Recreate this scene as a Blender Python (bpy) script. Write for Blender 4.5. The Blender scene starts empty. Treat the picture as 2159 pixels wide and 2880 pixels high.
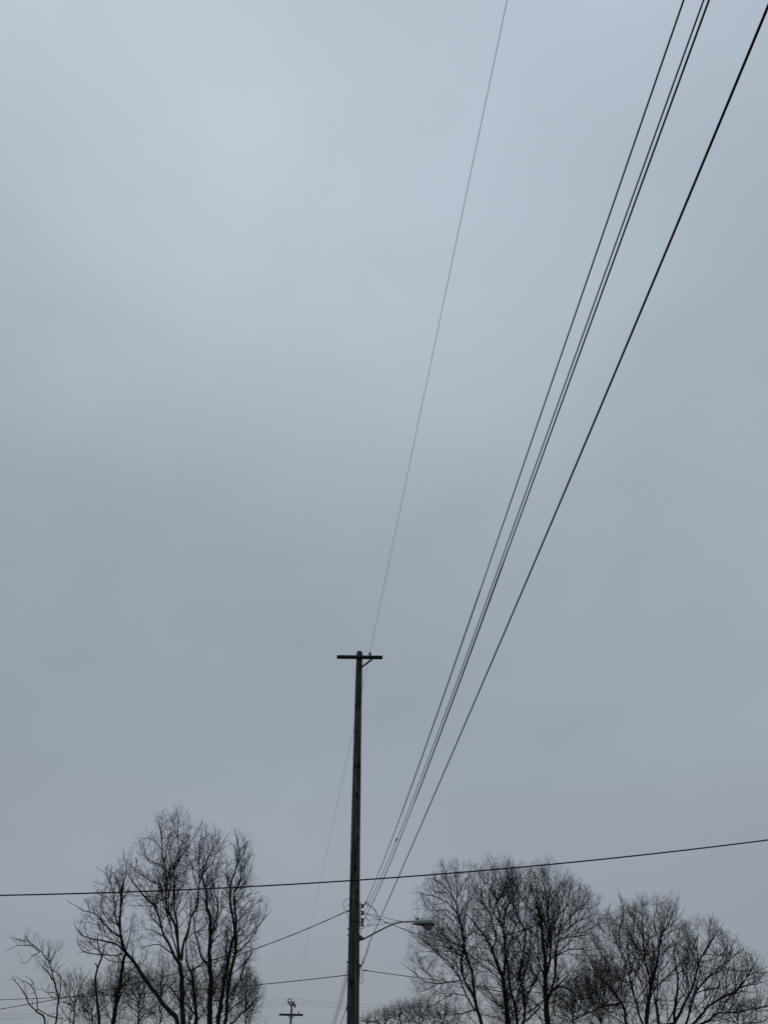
import bpy, math, random
import numpy as np
from mathutils import Vector

# ------------------------------------------------------------------ camera, sky, sun, exposure
scene = bpy.context.scene
COL = scene.collection
F = 2163.0                      # focal length in photograph pixels (2159 x 2880)
PITCH = math.radians(38.0)      # camera looks up
EYE = 1.6

cam_data = bpy.data.cameras.new('camera')
cam_data.sensor_fit = 'VERTICAL'
cam_data.sensor_height = 36.0
cam_data.sensor_width = 27.0
cam_data.lens = 36.0 * F / 2880.0
cam_data.clip_start = 0.05
cam_data.clip_end = 3000.0
cam = bpy.data.objects.new('camera', cam_data)
cam.location = (0, 0, EYE)
cam.rotation_euler = (math.radians(90) + PITCH, 0, 0)
COL.objects.link(cam)
scene.camera = cam

SUN_ELEV, SUN_AZ = math.radians(62), math.radians(-28)   # behind the cloud, ahead and to the left
world = bpy.data.worlds.new('World')
scene.world = world
world.use_nodes = True
nt = world.node_tree
for n in list(nt.nodes):
    nt.nodes.remove(n)
wo = nt.nodes.new('ShaderNodeOutputWorld')
bg = nt.nodes.new('ShaderNodeBackground')
bg.inputs['Strength'].default_value = 0.1
sky = nt.nodes.new('ShaderNodeTexSky')
sky.sky_type = 'NISHITA'
sky.sun_disc = False
sky.sun_elevation = SUN_ELEV
sky.sun_rotation = SUN_AZ
tc = nt.nodes.new('ShaderNodeTexCoord')
sep = nt.nodes.new('ShaderNodeSeparateXYZ')
nt.links.new(tc.outputs['Generated'], sep.inputs[0])


def s2l(c):
    return tuple(((v / 255 + 0.055) / 1.055) ** 2.4 if v > 10 else v / 255 / 12.92 for v in c) + (1.0,)


# overcast cloud deck: dim at the horizon, brighter towards the zenith
ramp = nt.nodes.new('ShaderNodeValToRGB')
ramp.color_ramp.interpolation = 'B_SPLINE'
stops = [(0.0, (133, 139, 145)), (0.075, (139, 146, 152)), (0.20, (152, 158, 167)), (0.335, (154, 163, 172)),
         (0.616, (162, 172, 182)), (0.833, (176, 188, 200)), (0.949, (187, 199, 212)), (1.0, (189, 201, 214))]
els = ramp.color_ramp.elements
els[0].position, els[0].color = stops[0][0], s2l(stops[0][1])
els[1].position, els[1].color = stops[-1][0], s2l(stops[-1][1])
for p, c in stops[1:-1]:
    e = els.new(p)
    e.color = s2l(c)
nt.links.new(sep.outputs['Z'], ramp.inputs[0])
# soft swells in the deck
nz = nt.nodes.new('ShaderNodeTexNoise')
nz.inputs['Scale'].default_value = 1.2
nz.inputs['Detail'].default_value = 2.0
nz.inputs['Roughness'].default_value = 0.42
nz.inputs['Distortion'].default_value = 0.2
mp = nt.nodes.new('ShaderNodeMapping')
mp.inputs['Location'].default_value = (11.8982, 27.2115, 18.4978)
mp.inputs['Scale'].default_value = (1.0, 1.0, 1.5)
nt.links.new(tc.outputs['Generated'], mp.inputs[0])
nt.links.new(mp.outputs[0], nz.inputs['Vector'])
mr = nt.nodes.new('ShaderNodeMapRange')
mr.inputs['From Min'].default_value = 0.25
mr.inputs['From Max'].default_value = 0.75
mr.inputs['To Min'].default_value = 0.87
mr.inputs['To Max'].default_value = 1.13
nt.links.new(nz.outputs['Fac'], mr.inputs['Value'])
sc10 = nt.nodes.new('ShaderNodeVectorMath')
sc10.operation = 'SCALE'
m10 = nt.nodes.new('ShaderNodeMath')
m10.operation = 'MULTIPLY'
m10.inputs[1].default_value = 10.0
# fainter, smaller wisps
nz2 = nt.nodes.new('ShaderNodeTexNoise')
nz2.inputs['Scale'].default_value = 4.0
nz2.inputs['Detail'].default_value = 5.0
nz2.inputs['Roughness'].default_value = 0.5
nz2.inputs['Distortion'].default_value = 0.8
nt.links.new(mp.outputs[0], nz2.inputs['Vector'])
mr2 = nt.nodes.new('ShaderNodeMapRange')
mr2.inputs['From Min'].default_value = 0.25
mr2.inputs['From Max'].default_value = 0.75
mr2.inputs['To Min'].default_value = 0.962
mr2.inputs['To Max'].default_value = 1.038
nt.links.new(nz2.outputs['Fac'], mr2.inputs['Value'])
mm = nt.nodes.new('ShaderNodeMath')
mm.operation = 'MULTIPLY'
nt.links.new(mr.outputs[0], mm.inputs[0])
nt.links.new(mr2.outputs[0], mm.inputs[1])
nt.links.new(mm.outputs[0], m10.inputs[0])
nt.links.new(ramp.outputs['Color'], sc10.inputs[0])
nt.links.new(m10.outputs[0], sc10.inputs['Scale'])
mixw = nt.nodes.new('ShaderNodeMix')
mixw.data_type = 'RGBA'
mixw.inputs[0].default_value = 0.96
nt.links.new(sky.outputs[0], mixw.inputs[6])
nt.links.new(sc10.outputs[0], mixw.inputs[7])
nt.links.new(mixw.outputs[2], bg.inputs['Color'])
nt.links.new(bg.outputs[0], wo.inputs['Surface'])

sd = bpy.data.lights.new('sun', 'SUN')
sd.energy = 0.5
sd.angle = math.radians(40)
sd.color = (1.0, 0.97, 0.93)
sun = bpy.data.objects.new('sun', sd)
d = Vector((math.sin(SUN_AZ) * math.cos(SUN_ELEV), math.cos(SUN_AZ) * math.cos(SUN_ELEV), math.sin(SUN_ELEV)))
sun.rotation_euler = d.to_track_quat('Z', 'Y').to_euler()
sun.location = (0, 0, 60)
COL.objects.link(sun)

scene.view_settings.view_transform = 'Standard'
scene.view_settings.look = 'None'
scene.view_settings.exposure = 0.0
scene.view_settings.gamma = 1.0
scene.view_settings.use_curve_mapping = False
scene.render.film_transparent = False
scene.cycles.max_bounces = 6

# ------------------------------------------------------------------ helpers
rng = np.random.default_rng(7)


def ray(x, y):
    u, v = (x - 1079.5) / F, (1440 - y) / F
    return np.array([u, math.cos(PITCH) - v * math.sin(PITCH), math.sin(PITCH) + v * math.cos(PITCH)])


def at(x, y, Y):
    r = ray(x, y)
    return np.array([0, 0, EYE]) + r * (Y / r[1])


def scale_at(y, Y):
    """metres per photograph pixel for something at ground distance Y seen at row y"""
    return Y / ray(1079.5, y)[1] / F


def onplane(x, y, P, Q):
    r = ray(x, y)
    n = np.array([-(Q[1] - P[1]), Q[0] - P[0]])
    return np.array([0, 0, EYE]) + r * ((n @ P[:2]) / (n @ r[:2]))


def material(name, build):
    m = bpy.data.materials.new(name)
    m.use_nodes = True
    t = m.node_tree
    b = t.nodes['Principled BSDF']
    build(t, b)
    return m


def noisy(name, c1, c2, scale=(6, 6, 6), detail=6, rough=0.85, bump=0.0, spec=0.2, metallic=0.0, lo=0.35, hi=0.65):
    def build(t, b):
        co = t.nodes.new('ShaderNodeTexCoord')
        ma = t.nodes.new('ShaderNodeMapping')
        ma.inputs['Scale'].default_value = scale
        no = t.nodes.new('ShaderNodeTexNoise')
        no.inputs['Scale'].default_value = 1.0
        no.inputs['Detail'].default_value = detail
        no.inputs['Roughness'].default_value = 0.65
        r = t.nodes.new('ShaderNodeValToRGB')
        r.color_ramp.elements[0].position, r.color_ramp.elements[0].color = lo, tuple(c1) + (1,)
        r.color_ramp.elements[1].position, r.color_ramp.elements[1].color = hi, tuple(c2) + (1,)
        t.links.new(co.outputs['Object'], ma.inputs[0])
        t.links.new(ma.outputs[0], no.inputs['Vector'])
        t.links.new(no.outputs['Fac'], r.inputs[0])
        t.links.new(r.outputs[0], b.inputs['Base Color'])
        b.inputs['Roughness'].default_value = rough
        b.inputs['Specular IOR Level'].default_value = spec
        b.inputs['Metallic'].default_value = metallic
        if bump:
            bu = t.nodes.new('ShaderNodeBump')
            bu.inputs['Strength'].default_value = bump
            bu.inputs['Distance'].default_value = 0.02
            t.links.new(no.outputs['Fac'], bu.inputs['Height'])
            t.links.new(bu.outputs[0], b.inputs['Normal'])
    return material(name, build)


def wood_pole_mat():
    def build(t, b):
        co = t.nodes.new('ShaderNodeTexCoord')
        ma = t.nodes.new('ShaderNodeMapping')
        ma.inputs['Scale'].default_value = (17, 17, 0.8)
        no = t.nodes.new('ShaderNodeTexNoise')
        no.inputs['Scale'].default_value = 1.0
        no.inputs['Detail'].default_value = 8
        no.inputs['Roughness'].default_value = 0.7
        r = t.nodes.new('ShaderNodeValToRGB')
        e = r.color_ramp.elements
        e[0].position, e[0].color = 0.36, (0.012, 0.012, 0.013, 1)
        e[1].position, e[1].color = 0.68, (0.18, 0.175, 0.155, 1)
        k = e.new(0.5)
        k.color = (0.056, 0.058, 0.052, 1)
        ma2 = t.nodes.new('ShaderNodeMapping')
        ma2.inputs['Scale'].default_value = (5.5, 5.5, 2.0)
        vo = t.nodes.new('ShaderNodeTexVoronoi')
        vo.inputs['Scale'].default_value = 1.0
        r2 = t.nodes.new('ShaderNodeValToRGB')
        r2.color_ramp.elements[0].position, r2.color_ramp.elements[0].color = 0.17, (0.16, 0.16, 0.16, 1)
        r2.color_ramp.elements[1].position, r2.color_ramp.elements[1].color = 0.27, (1, 1, 1, 1)
        mx = t.nodes.new('ShaderNodeMix')
        mx.data_type = 'RGBA'
        mx.blend_type = 'MULTIPLY'
        mx.inputs[0].default_value = 1.0
        for m_, s_ in ((ma, no), (ma2, vo)):
            t.links.new(co.outputs['Object'], m_.inputs[0])
            t.links.new(m_.outputs[0], s_.inputs['Vector'])
        t.links.new(no.outputs['Fac'], r.inputs[0])
        t.links.new(vo.outputs['Distance'], r2.inputs[0])
        t.links.new(r.outputs[0], mx.inputs[6])
        t.links.new(r2.outputs[0], mx.inputs[7])
        t.links.new(mx.outputs[2], b.inputs['Base Color'])
        b.inputs['Roughness'].default_value = 0.9
        b.inputs['Specular IOR Level'].default_value = 0.15
        bu = t.nodes.new('ShaderNodeBump')
        bu.inputs['Strength'].default_value = 0.5
        bu.inputs['Distance'].default_value = 0.01
        t.links.new(no.outputs['Fac'], bu.inputs['Height'])
        t.links.new(bu.outputs[0], b.inputs['Normal'])
    return material('weathered_pole_wood', build)


M = dict(
    pole=wood_pole_mat(),
    arm=noisy('crossarm_wood', (0.018, 0.017, 0.018), (0.045, 0.042, 0.042), (3, 40, 40), rough=0.9),
    wire=noisy('aluminium_black_cable', (0.005, 0.005, 0.007), (0.010, 0.010, 0.013), (20, 20, 20), rough=0.7),
    barewire=noisy('bare_copper_wire', (0.03, 0.032, 0.033), (0.06, 0.06, 0.06), (20, 20, 20), rough=0.6),
    steel=noisy('galvanised_steel', (0.05, 0.052, 0.055), (0.11, 0.115, 0.12), (30, 30, 30), rough=0.6, metallic=0.3),
    darksteel=noisy('dark_steel', (0.012, 0.012, 0.014), (0.03, 0.03, 0.032), (30, 30, 30), rough=0.6),
    porcelain=noisy('brown_glazed_porcelain', (0.06, 0.014, 0.010), (0.09, 0.022, 0.015), (15, 15, 15), rough=0.25, spec=0.5),
    spool=noisy('dark_spool_porcelain', (0.014, 0.012, 0.013), (0.03, 0.025, 0.024), (15, 15, 15), rough=0.3, spec=0.5),
    housing=noisy('lamp_housing_paint', (0.24, 0.27, 0.255), (0.33, 0.36, 0.34), (5, 14, 14), rough=0.55, spec=0.3),
    lampdark=noisy('lamp_reflector_door', (0.035, 0.04, 0.038), (0.06, 0.065, 0.06), (12, 12, 12), rough=0.5),
    cell=noisy('photocell_plastic', (0.012, 0.012, 0.018), (0.02, 0.02, 0.03), (20, 20, 20), rough=0.4),
    bark=noisy('wet_grey_bark', (0.010, 0.0105, 0.010), (0.030, 0.030, 0.027), (7, 7, 1.6), rough=0.95, bump=0.6, spec=0.1),
    barkbrown=noisy('brown_bark', (0.014, 0.011, 0.010), (0.034, 0.028, 0.025), (7, 7, 1.6), rough=0.95, bump=0.6, spec=0.1),
    barkpale=noisy('pale_tan_bark', (0.12, 0.105, 0.088), (0.21, 0.18, 0.155), (5, 5, 2.2), rough=0.9, bump=0.4, spec=0.1),
    barkred=noisy('split_red_wood', (0.06, 0.016, 0.012), (0.10, 0.03, 0.022), (9, 9, 2), rough=0.9),
    twig=noisy('dark_twigs', (0.014, 0.014, 0.014), (0.032, 0.030, 0.029), (1.5, 1.5, 1.5), rough=0.9, spec=0.1),
    twigbrown=noisy('brown_twigs', (0.022, 0.015, 0.014), (0.046, 0.031, 0.028), (1.5, 1.5, 1.5), rough=0.9, spec=0.1),
    grass=noisy('winter_grass', (0.045, 0.055, 0.022), (0.10, 0.10, 0.05), (3, 3, 3), rough=0.95),
    asphalt=noisy('damp_asphalt', (0.035, 0.035, 0.037), (0.06, 0.06, 0.062), (9, 9, 9), rough=0.8),
    concrete=noisy('kerb_concrete', (0.25, 0.25, 0.24), (0.36, 0.355, 0.34), (6, 6, 6), rough=0.9),
)

M['lens'] = material('prismatic_glass', lambda t, b: (
    setattr(b.inputs['Base Color'], 'default_value', (0.20, 0.22, 0.20, 1)),
    setattr(b.inputs['Roughness'], 'default_value', 0.22),
    setattr(b.inputs['Transmission Weight'], 'default_value', 0.2),
    setattr(b.inputs['IOR'], 'default_value', 1.3)))


def mesh_from_arrays(name, verts, quads, smooth=True):
    verts = np.asarray(verts, dtype=np.float32).reshape(-1, 3)
    quads = np.asarray(quads, dtype=np.int32).reshape(-1, 4)
    me = bpy.data.meshes.new(name)
    me.vertices.add(len(verts))
    me.vertices.foreach_set('co', verts.ravel())
    me.loops.add(quads.size)
    me.loops.foreach_set('vertex_index', quads.ravel())
    me.polygons.add(len(quads))
    me.polygons.foreach_set('loop_start', np.arange(0, quads.size, 4, dtype=np.int32))
    me.polygons.foreach_set('loop_total', np.full(len(quads), 4, dtype=np.int32))
    if smooth:
        me.polygons.foreach_set('use_smooth', np.ones(len(quads), dtype=bool))
    me.update(calc_edges=True)
    me.validate()
    return me


def link(name, me, mat, parent=None, origin=None):
    o = bpy.data.objects.new(name, me)
    if mat is not None:
        me.materials.append(mat)
    COL.objects.link(o)
    if parent is not None:
        o.parent = parent
        o.matrix_parent_inverse = parent.matrix_basis.inverted()
    return o


def thing(name, label, cat, loc, group=None):
    o = bpy.data.objects.new(name, None)
    o.empty_display_size = 0.3
    o.location = [float(v) for v in loc]
    COL.objects.link(o)
    o['label'] = label
    o['category'] = cat
    if group:
        o['group'] = group
    return o


def tag(o, label, cat, group=None):
    o['label'] = label
    o['category'] = cat
    if group:
        o['group'] = group
    return o


def norm(a):
    return a / np.maximum(np.linalg.norm(a, axis=-1, keepdims=True), 1e-9)


def tubes(P, R, S):
    """P (N,K,3), R (N,K): N tubes of K rings with S sides -> verts, quads"""
    N, K, _ = P.shape
    T = np.empty_like(P)
    T[:, 1:-1] = P[:, 2:] - P[:, :-2]
    T[:, 0] = P[:, 1] - P[:, 0]
    T[:, -1] = P[:, -1] - P[:, -2]
    T = norm(T)
    mean = norm(P[:, -1] - P[:, 0])
    ref = np.where(np.abs(mean[:, 2:3]) > 0.8, np.array([[1.0, 0.0, 0.0]]), np.array([[0.0, 0.0, 1.0]]))
    n1 = norm(np.cross(mean, ref))[:, None, :].repeat(K, 1)
    n2 = norm(np.cross(T, n1))
    n1 = np.cross(n2, T)
    a = np.arange(S) * 2 * math.pi / S
    V = P[:, :, None, :] + R[:, :, None, None] * (np.cos(a)[None, None, :, None] * n1[:, :, None, :] + np.sin(a)[None, None, :, None] * n2[:, :, None, :])
    base = (np.arange(N) * K * S)[:, None, None] + (np.arange(K - 1) * S)[None, :, None]
    j = np.arange(S)[None, None, :]
    j2 = (np.arange(S)[None, None, :] + 1) % S
    Q = np.stack([base + j, base + j2, base + S + j2, base + S + j], -1)
    return V.reshape(-1, 3), Q.reshape(-1, 4)


def tube_mesh(name, pts, rad, S=8):
    P = np.asarray(pts, float)
    R = np.broadcast_to(np.asarray(rad, float), (len(P),)).copy()
    # close the ends with a point ring
    P = np.vstack([P[:1], P, P[-1:]])
    tan0, tan1 = norm(P[2] - P[1]), norm(P[-2] - P[-3])
    P[0] = P[1] - tan0 * 1e-4
    P[-1] = P[-2] + tan1 * 1e-4
    R = np.concatenate([[1e-5], R, [1e-5]])
    v, q = tubes(P[None], R[None], S)
    return mesh_from_arrays(name, v, q)


def spline(pts, n):
    """Catmull-Rom through pts, n samples evenly by length"""
    p = np.asarray(pts, float)
    e = np.vstack([2 * p[0] - p[1], p, 2 * p[-1] - p[-2]])
    out = []
    for i in range(len(p) - 1):
        a, b, c, dd = e[i:i + 4]
        t = np.linspace(0, 1, 12, endpoint=False)[:, None]
        out.append(0.5 * ((2 * b) + (c - a) * t + (2 * a - 5 * b + 4 * c - dd) * t ** 2 + (3 * b - a - 3 * c + dd) * t ** 3))
    out.append(p[-1:])
    o = np.vstack(out)
    s = np.concatenate([[0], np.cumsum(np.linalg.norm(np.diff(o[:, :3], axis=0), axis=1))])
    u = np.linspace(0, s[-1], n)
    return np.stack([np.interp(u, s, o[:, k]) for k in range(o.shape[1])], -1)


def boxes_mesh(name, boxes):
    """boxes: (centre, half sizes, rotation 3x3 or None)"""
    V, Q = [], []
    for c, h, rot in boxes:
        k = len(V)
        for sx in (-1, 1):
            for sy in (-1, 1):
                for sz in (-1, 1):
                    p = np.array([sx * h[0], sy * h[1], sz * h[2]])
                    if rot is not None:
                        p = rot @ p
                    V.append(np.asarray(c) + p)
        for q in ((0, 1, 3, 2), (4, 6, 7, 5), (0, 4, 5, 1), (2, 3, 7, 6), (0, 2, 6, 4), (1, 5, 7, 3)):
            Q.append([k + i for i in q])
    return mesh_from_arrays(name, V, Q, smooth=False)


def beam_mesh(name, a, b, w, h):
    a, b = np.asarray(a, float), np.asarray(b, float)
    x = norm(b - a)
    y = norm(np.cross([0, 0, 1.0], x))
    z = np.cross(x, y)
    return boxes_mesh(name, [((a + b) / 2, (np.linalg.norm(b - a) / 2, w / 2, h / 2), np.stack([x, y, z], 1))])


def lathe_mesh(name, c, axis, prof, S=16):
    """prof: (distance along axis, radius)"""
    ax = norm(np.asarray(axis, float))
    P = np.array([np.asarray(c) + ax * t for t, _ in prof])
    v, q = [], []
    ref = np.array([1.0, 0, 0]) if abs(ax[2]) > 0.8 else np.array([0, 0, 1.0])
    n1 = norm(np.cross(ax, ref))
    n2 = np.cross(ax, n1)
    for k, (t, r) in enumerate(prof):
        for j in range(S):
            a = 2 * math.pi * j / S
            v.append(P[k] + max(r, 1e-4) * (math.cos(a) * n1 + math.sin(a) * n2))
    for k in range(len(prof) - 1):
        for j in range(S):
            j2 = (j + 1) % S
            q.append((k * S + j, k * S + j2, (k + 1) * S + j2, (k + 1) * S + j))
    return mesh_from_arrays(name, v, q)


# ------------------------------------------------------------------ ground
def sheet(name, x0, x1, y0, y1, z, mat):
    me = mesh_from_arrays(name, [(x0, y0, z), (x1, y0, z), (x1, y1, z), (x0, y1, z)], [(0, 1, 2, 3)], smooth=False)
    o = link(name, me, mat)
    o['kind'] = 'structure'
    return o


sheet('ground', -1500, 1500, -1500, 1500, 0.0, M['grass'])
sheet('road', -400, 400, 7.0, 14.5, 0.004, M['asphalt'])
for y in (6.85, 14.65):
    k = link('kerb', boxes_mesh('kerb', [((0, y, 0.06), (400, 0.075, 0.065), None)]), M['concrete'])
    k['kind'] = 'structure'

# ------------------------------------------------------------------ near utility pole
YP = 25.0


def A(x, y, dy=0.0):
    return at(x, y, YP + dy)


# measured centre line and width of the shaft in the photograph
meas = [(1010.3, 1838, 17.4), (1010.2, 1870, 17.9), (1007.2, 2000, 20.2), (1004.6, 2100, 22.2), (1001.3, 2280, 25.2),
        (997.6, 2480, 28.4), (994.6, 2700, 32.0), (991.9, 2880, 34.9)]
pp = np.array([np.append(A(x, y), w / 2 * scale_at(y, YP)) for x, y, w in meas])[::-1]   # bottom to top
px = np.polyfit(pp[:, 2], pp[:, 0], 2)
pr = np.polyfit(pp[:, 2], pp[:, 3], 1)
ztop = pp[-1, 2]


def pole_at(z):
    z = np.asarray(z, float)
    return np.stack([np.polyval(px, np.maximum(z, 3.0)) - 0.012 * np.minimum(z - 3.0, 0) * -1, np.full_like(z, YP), z], -1)


def pole_r(z):
    return np.polyval(pr, z)


utility = thing('utility_pole', 'tall weathered wooden utility pole with a short crossarm in the foreground', 'utility pole', pole_at(0.0))


def shaft_mesh():
    S = 40
    zs = np.concatenate([np.arange(-0.4, ztop - 0.02, 0.055), [ztop - 0.02]])
    c = pole_at(zs)
    r = pole_r(zs)
    ang = np.arange(S) * 2 * math.pi / S
    rr = np.repeat(r[:, None], S, 1)
    g = np.random.default_rng(3)
    # lengthwise checks and flats
    for _ in range(46):
        a0, z0, L, w, dp = g.uniform(0, 6.28), g.uniform(0, ztop), g.uniform(0.5, 2.4), g.uniform(0.06, 0.16), g.uniform(0.004, 0.012)
        da = np.abs((ang - a0 + math.pi) % (2 * math.pi) - math.pi)
        rr -= dp * np.exp(-(da / w) ** 2)[None, :] * np.exp(-((zs - z0) / L) ** 4)[:, None]
    # knots: small bumps
    for _ in range(150):
        a0, z0, w, dp = g.uniform(0, 6.28), g.uniform(0, ztop), g.uniform(0.05, 0.11), g.uniform(-0.012, 0.018)
        da = np.abs((ang - a0 + math.pi) % (2 * math.pi) - math.pi) * r.mean()
        rr += dp * np.exp(-(da[None, :] ** 2 + (zs[:, None] - z0) ** 2) / (w * 0.6) ** 2)
    # slow wander of the outline
    for _ in range(10):
        a0, z0, w, dp = g.uniform(0, 6.28), g.uniform(0, ztop), g.uniform(0.5, 1.5), g.uniform(-0.004, 0.004)
        rr += dp * np.cos(ang - a0)[None, :] * np.exp(-((zs - z0) / w) ** 2)[:, None]
    V = np.stack([c[:, None, 0] + rr * np.cos(ang), c[:, None, 1] + rr * np.sin(ang), np.repeat(zs[:, None], S, 1)], -1)
    # chamfered roof of the pole
    top = []
    for dz, k in ((0.05, 0.86), (0.085, 0.55), (0.10, 0.0)):
        cc = pole_at(ztop + dz)
        top.append(np.stack([cc[0] + rr[-1] * k * np.cos(ang), cc[1] + rr[-1] * k * np.sin(ang), np.full(S, ztop + dz)], -1))
    V = np.concatenate([V, np.array(top)], 0)
    K = len(V)
    b = (np.arange(K - 1) * S)[:, None]
    j = np.arange(S)[None]
    j2 = (j + 1) % S
    Q = np.stack([b + j, b + j2, b + S + j2, b + S + j], -1)
    return mesh_from_arrays('shaft', V.reshape(-1, 3), Q.reshape(-1, 4))


link('shaft', shaft_mesh(), M['pole'], utility)

# crossarm on the camera side of the pole
zc = A(1010, 1851)[2]
yfront = -pole_r(zc) - 0.045
armL, armR = A(947.5, 1847.7, yfront), A(1075.5, 1849.2, yfront)
arm = link('crossarm', beam_mesh('crossarm', armL, armR, 0.095, 0.105), M['arm'], utility)
link('bolt', lathe_mesh('bolt', A(1011, 1848, yfront - 0.045), (0, -1, 0), [(0, 0.0), (0.0, 0.028), (0.03, 0.028), (0.03, 0.0)], 8), M['darksteel'], arm)
b0, b1 = A(1012, 1880, -pole_r(13.5) - 0.02), A(1046, 1854.5, yfront + 0.06)
link('brace', beam_mesh('brace', b0, b1, 0.014, 0.062), M['darksteel'], utility)
link('bolt', lathe_mesh('bolt', A(1012, 1880, -pole_r(13.5) - 0.02), (0, -1, 0), [(0, 0.0), (0, 0.03), (0.035, 0.03), (0.035, 0.0)], 8), M['darksteel'], utility)
ins_base = A(1040, 1847.5, yfront) + np.array([0, 0, 0.05])
ins = link('insulator', lathe_mesh('insulator', ins_base, (0, 0, 1),
      [(0.03, 0.0), (0.03, 0.02), (0.035, 0.046), (0.06, 0.048), (0.075, 0.032), (0.09, 0.04), (0.11, 0.036), (0.125, 0.022), (0.135, 0.026), (0.15, 0.018), (0.154, 0)], 16), M['porcelain'], utility)
link('pin', lathe_mesh('pin', ins_base, (0, 0, 1), [(-0.02, 0.0), (-0.02, 0.012), (0.06, 0.012), (0.06, 0)], 8), M['darksteel'], ins)
ins_top = ins_base + np.array([0, 0, 0.14])

# secondary rack with spools on the right side
rack = link('spool_rack', boxes_mesh('spool_rack',
    [(A(1013.0, 2572), (0.010, 0.022, abs(A(1013, 2540)[2] - A(1013, 2610)[2]) / 2), None)] +
    [((A(1012.5, y) + A(1021.5, y)) / 2, ((A(1021.5, y) - A(1012.5, y))[0] / 2, 0.02, 0.009), None) for y in (2543.5, 2553, 2562.5, 2573, 2583.5, 2594)]),
    M['darksteel'], utility)
spool_c = [A(1019.6, 2548.3), A(1019.6, 2567.7), A(1019.2, 2588.7), A(1018.6, 2601)]
hs = scale_at(2570, YP)
for c in spool_c:
    link('spool', lathe_mesh('spool', c, (0, 0, 1), [(-4.4 * hs, 0), (-4.4 * hs, 2.2 * hs), (-3 * hs, 4.2 * hs), (-1.2 * hs, 3.4 * hs), (0, 3.0 * hs), (1.2 * hs, 3.4 * hs), (3 * hs, 4.2 * hs), (4.4 * hs, 2.2 * hs), (4.4 * hs, 0)], 14), M['spool'], rack)
link('clevis', boxes_mesh('clevis', [((A(975.5, 2562) + A(984, 2562)) / 2, (0.045, 0.02, 0.018), None)]), M['darksteel'], utility)
link('cable_bracket', boxes_mesh('cable_bracket', [((A(1009, 2717.5) + A(1016.5, 2716.5)) / 2, (0.045, 0.03, 0.022), None), (A(1010, 2729), (0.018, 0.03, 0.16), None)]), M['darksteel'], utility)
for x, y in ((980.2, 2612), (980.0, 2630), (977, 2706), (1009.3, 2752)):
    link('bolt', lathe_mesh('bolt', A(x, y, 0.0), (-1 if x < 995 else 1, 0, 0), [(-0.05, 0), (-0.05, 0.02), (0.03, 0.02), (0.03, 0)], 8), M['darksteel'], utility)

# jumpers and loops round the pole top hardware (photograph pixel, depth offset)
YF = -0.24
jumpers = [
    ([(969, 2561, -.05), (964.5, 2545, -.12), (971, 2532, -.2), (982.5, 2528, YF), (998, 2534, YF), (1012, 2545, -.06)], .006),
    ([(975, 2563, -.02), (975, 2573, -.12), (982, 2584, YF), (996, 2592, YF), (1012, 2592.5, -.05)], .006),
    ([(970, 2557, .03), (973, 2548, .1), (985, 2543, .25)], .004),
    ([(1029.5, 2537, 0), (1041, 2548, .02), (1052, 2558, .05), (1060, 2570, .08), (1064, 2578, .08), (1067, 2585, .08)], .006),
    ([(1029.5, 2538, 0), (1034, 2546, -.02), (1044, 2550, 0), (1057, 2562.5, .03), (1056, 2572, .04), (1058, 2576, .05), (1068, 2577, .05)], .0055),
    ([(1028, 2580, 0), (1032, 2585, 0), (1036, 2590, 0), (1035, 2598, 0), (1032, 2602, 0), (1046, 2599.5, 0), (1053, 2594, .02), (1059, 2587, .04), (1065, 2585.5, .05), (1078, 2587, .06)], .0055),
    ([(1029, 2582, 0), (1034, 2587, 0), (1049, 2587, 0), (1056, 2582, .02), (1062, 2577, .05)], .0055),
    ([(1021, 2568, 0), (1030, 2571, 0), (1045, 2572.5, 0), (1057, 2576, .05)], .005),
    ([(1024, 2567, 0), (1040, 2575, .02), (1055, 2581, .04), (1070, 2590, .06), (1090, 2597, .1)], .004),
    ([(1014, 2609, 0), (1014.5, 2612, 0), (1022, 2610, 0), (1024, 2607.2, 0)], .006),
    ([(1014, 2612, 0), (1014.5, 2620, 0), (1012.5, 2629, 0)], .006),
    ([(1021.5, 2730, -.05), (1019.5, 2739, -.05), (1019, 2748, -.05), (1021.4, 2757, -.05), (1020, 2762.5, -.04), (1016, 2765, -.03), (1009, 2764, 0)], .006),
    ([(1014, 2719, -.03), (1015, 2726, -.05), (1022, 2729.5, -.05)], .006),
]
for pts, r in jumpers:
    P3 = spline([A(x, y, dy) for x, y, dy in pts], 8 * len(pts))
    link('jumper_wire', tube_mesh('jumper_wire', P3, r * 1.3, 6), M['wire'], utility)
link('dead_end_clamp', tube_mesh('dead_end_clamp', spline([A(1023, 2548), A(1026, 2543), A(1029.5, 2536)], 6), [.012, .014, .018, .016, .022, .02], 8), M['darksteel'], rack)

# ------------------------------------------------------------------ street lamp on the pole
lamp = thing('street_lamp', 'grey cobra-head street lamp on a curved arm bolted to the wooden pole', 'street lamp', A(1013, 2638))
hl = scale_at(2600, YP)
link('mounting_bracket', mesh_from_arrays('mounting_bracket', np.array([A(x, y, dy) for dy in (-.06, .06) for x, y in ((1010, 2628), (1014, 2630.5), (1023, 2637), (1024, 2642), (1018, 2645), (1010, 2647))]),
     [(0, 1, 4, 5), (1, 2, 3, 4), (11, 10, 7, 6), (10, 9, 8, 7), (0, 6, 7, 1), (1, 7, 8, 2), (2, 8, 9, 3), (3, 9, 10, 4), (4, 10, 11, 5), (5, 11, 6, 0)], smooth=False), M['steel'], lamp)
ap = spline([A(1019, 2643), A(1024, 2640), A(1058, 2622, -.03), (A(1095, 2603.5, -.06)), A(1120, 2595.5, -.09), A(1140, 2592.3, -.12), A(1168, 2592.0, -.15)], 40)
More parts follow.
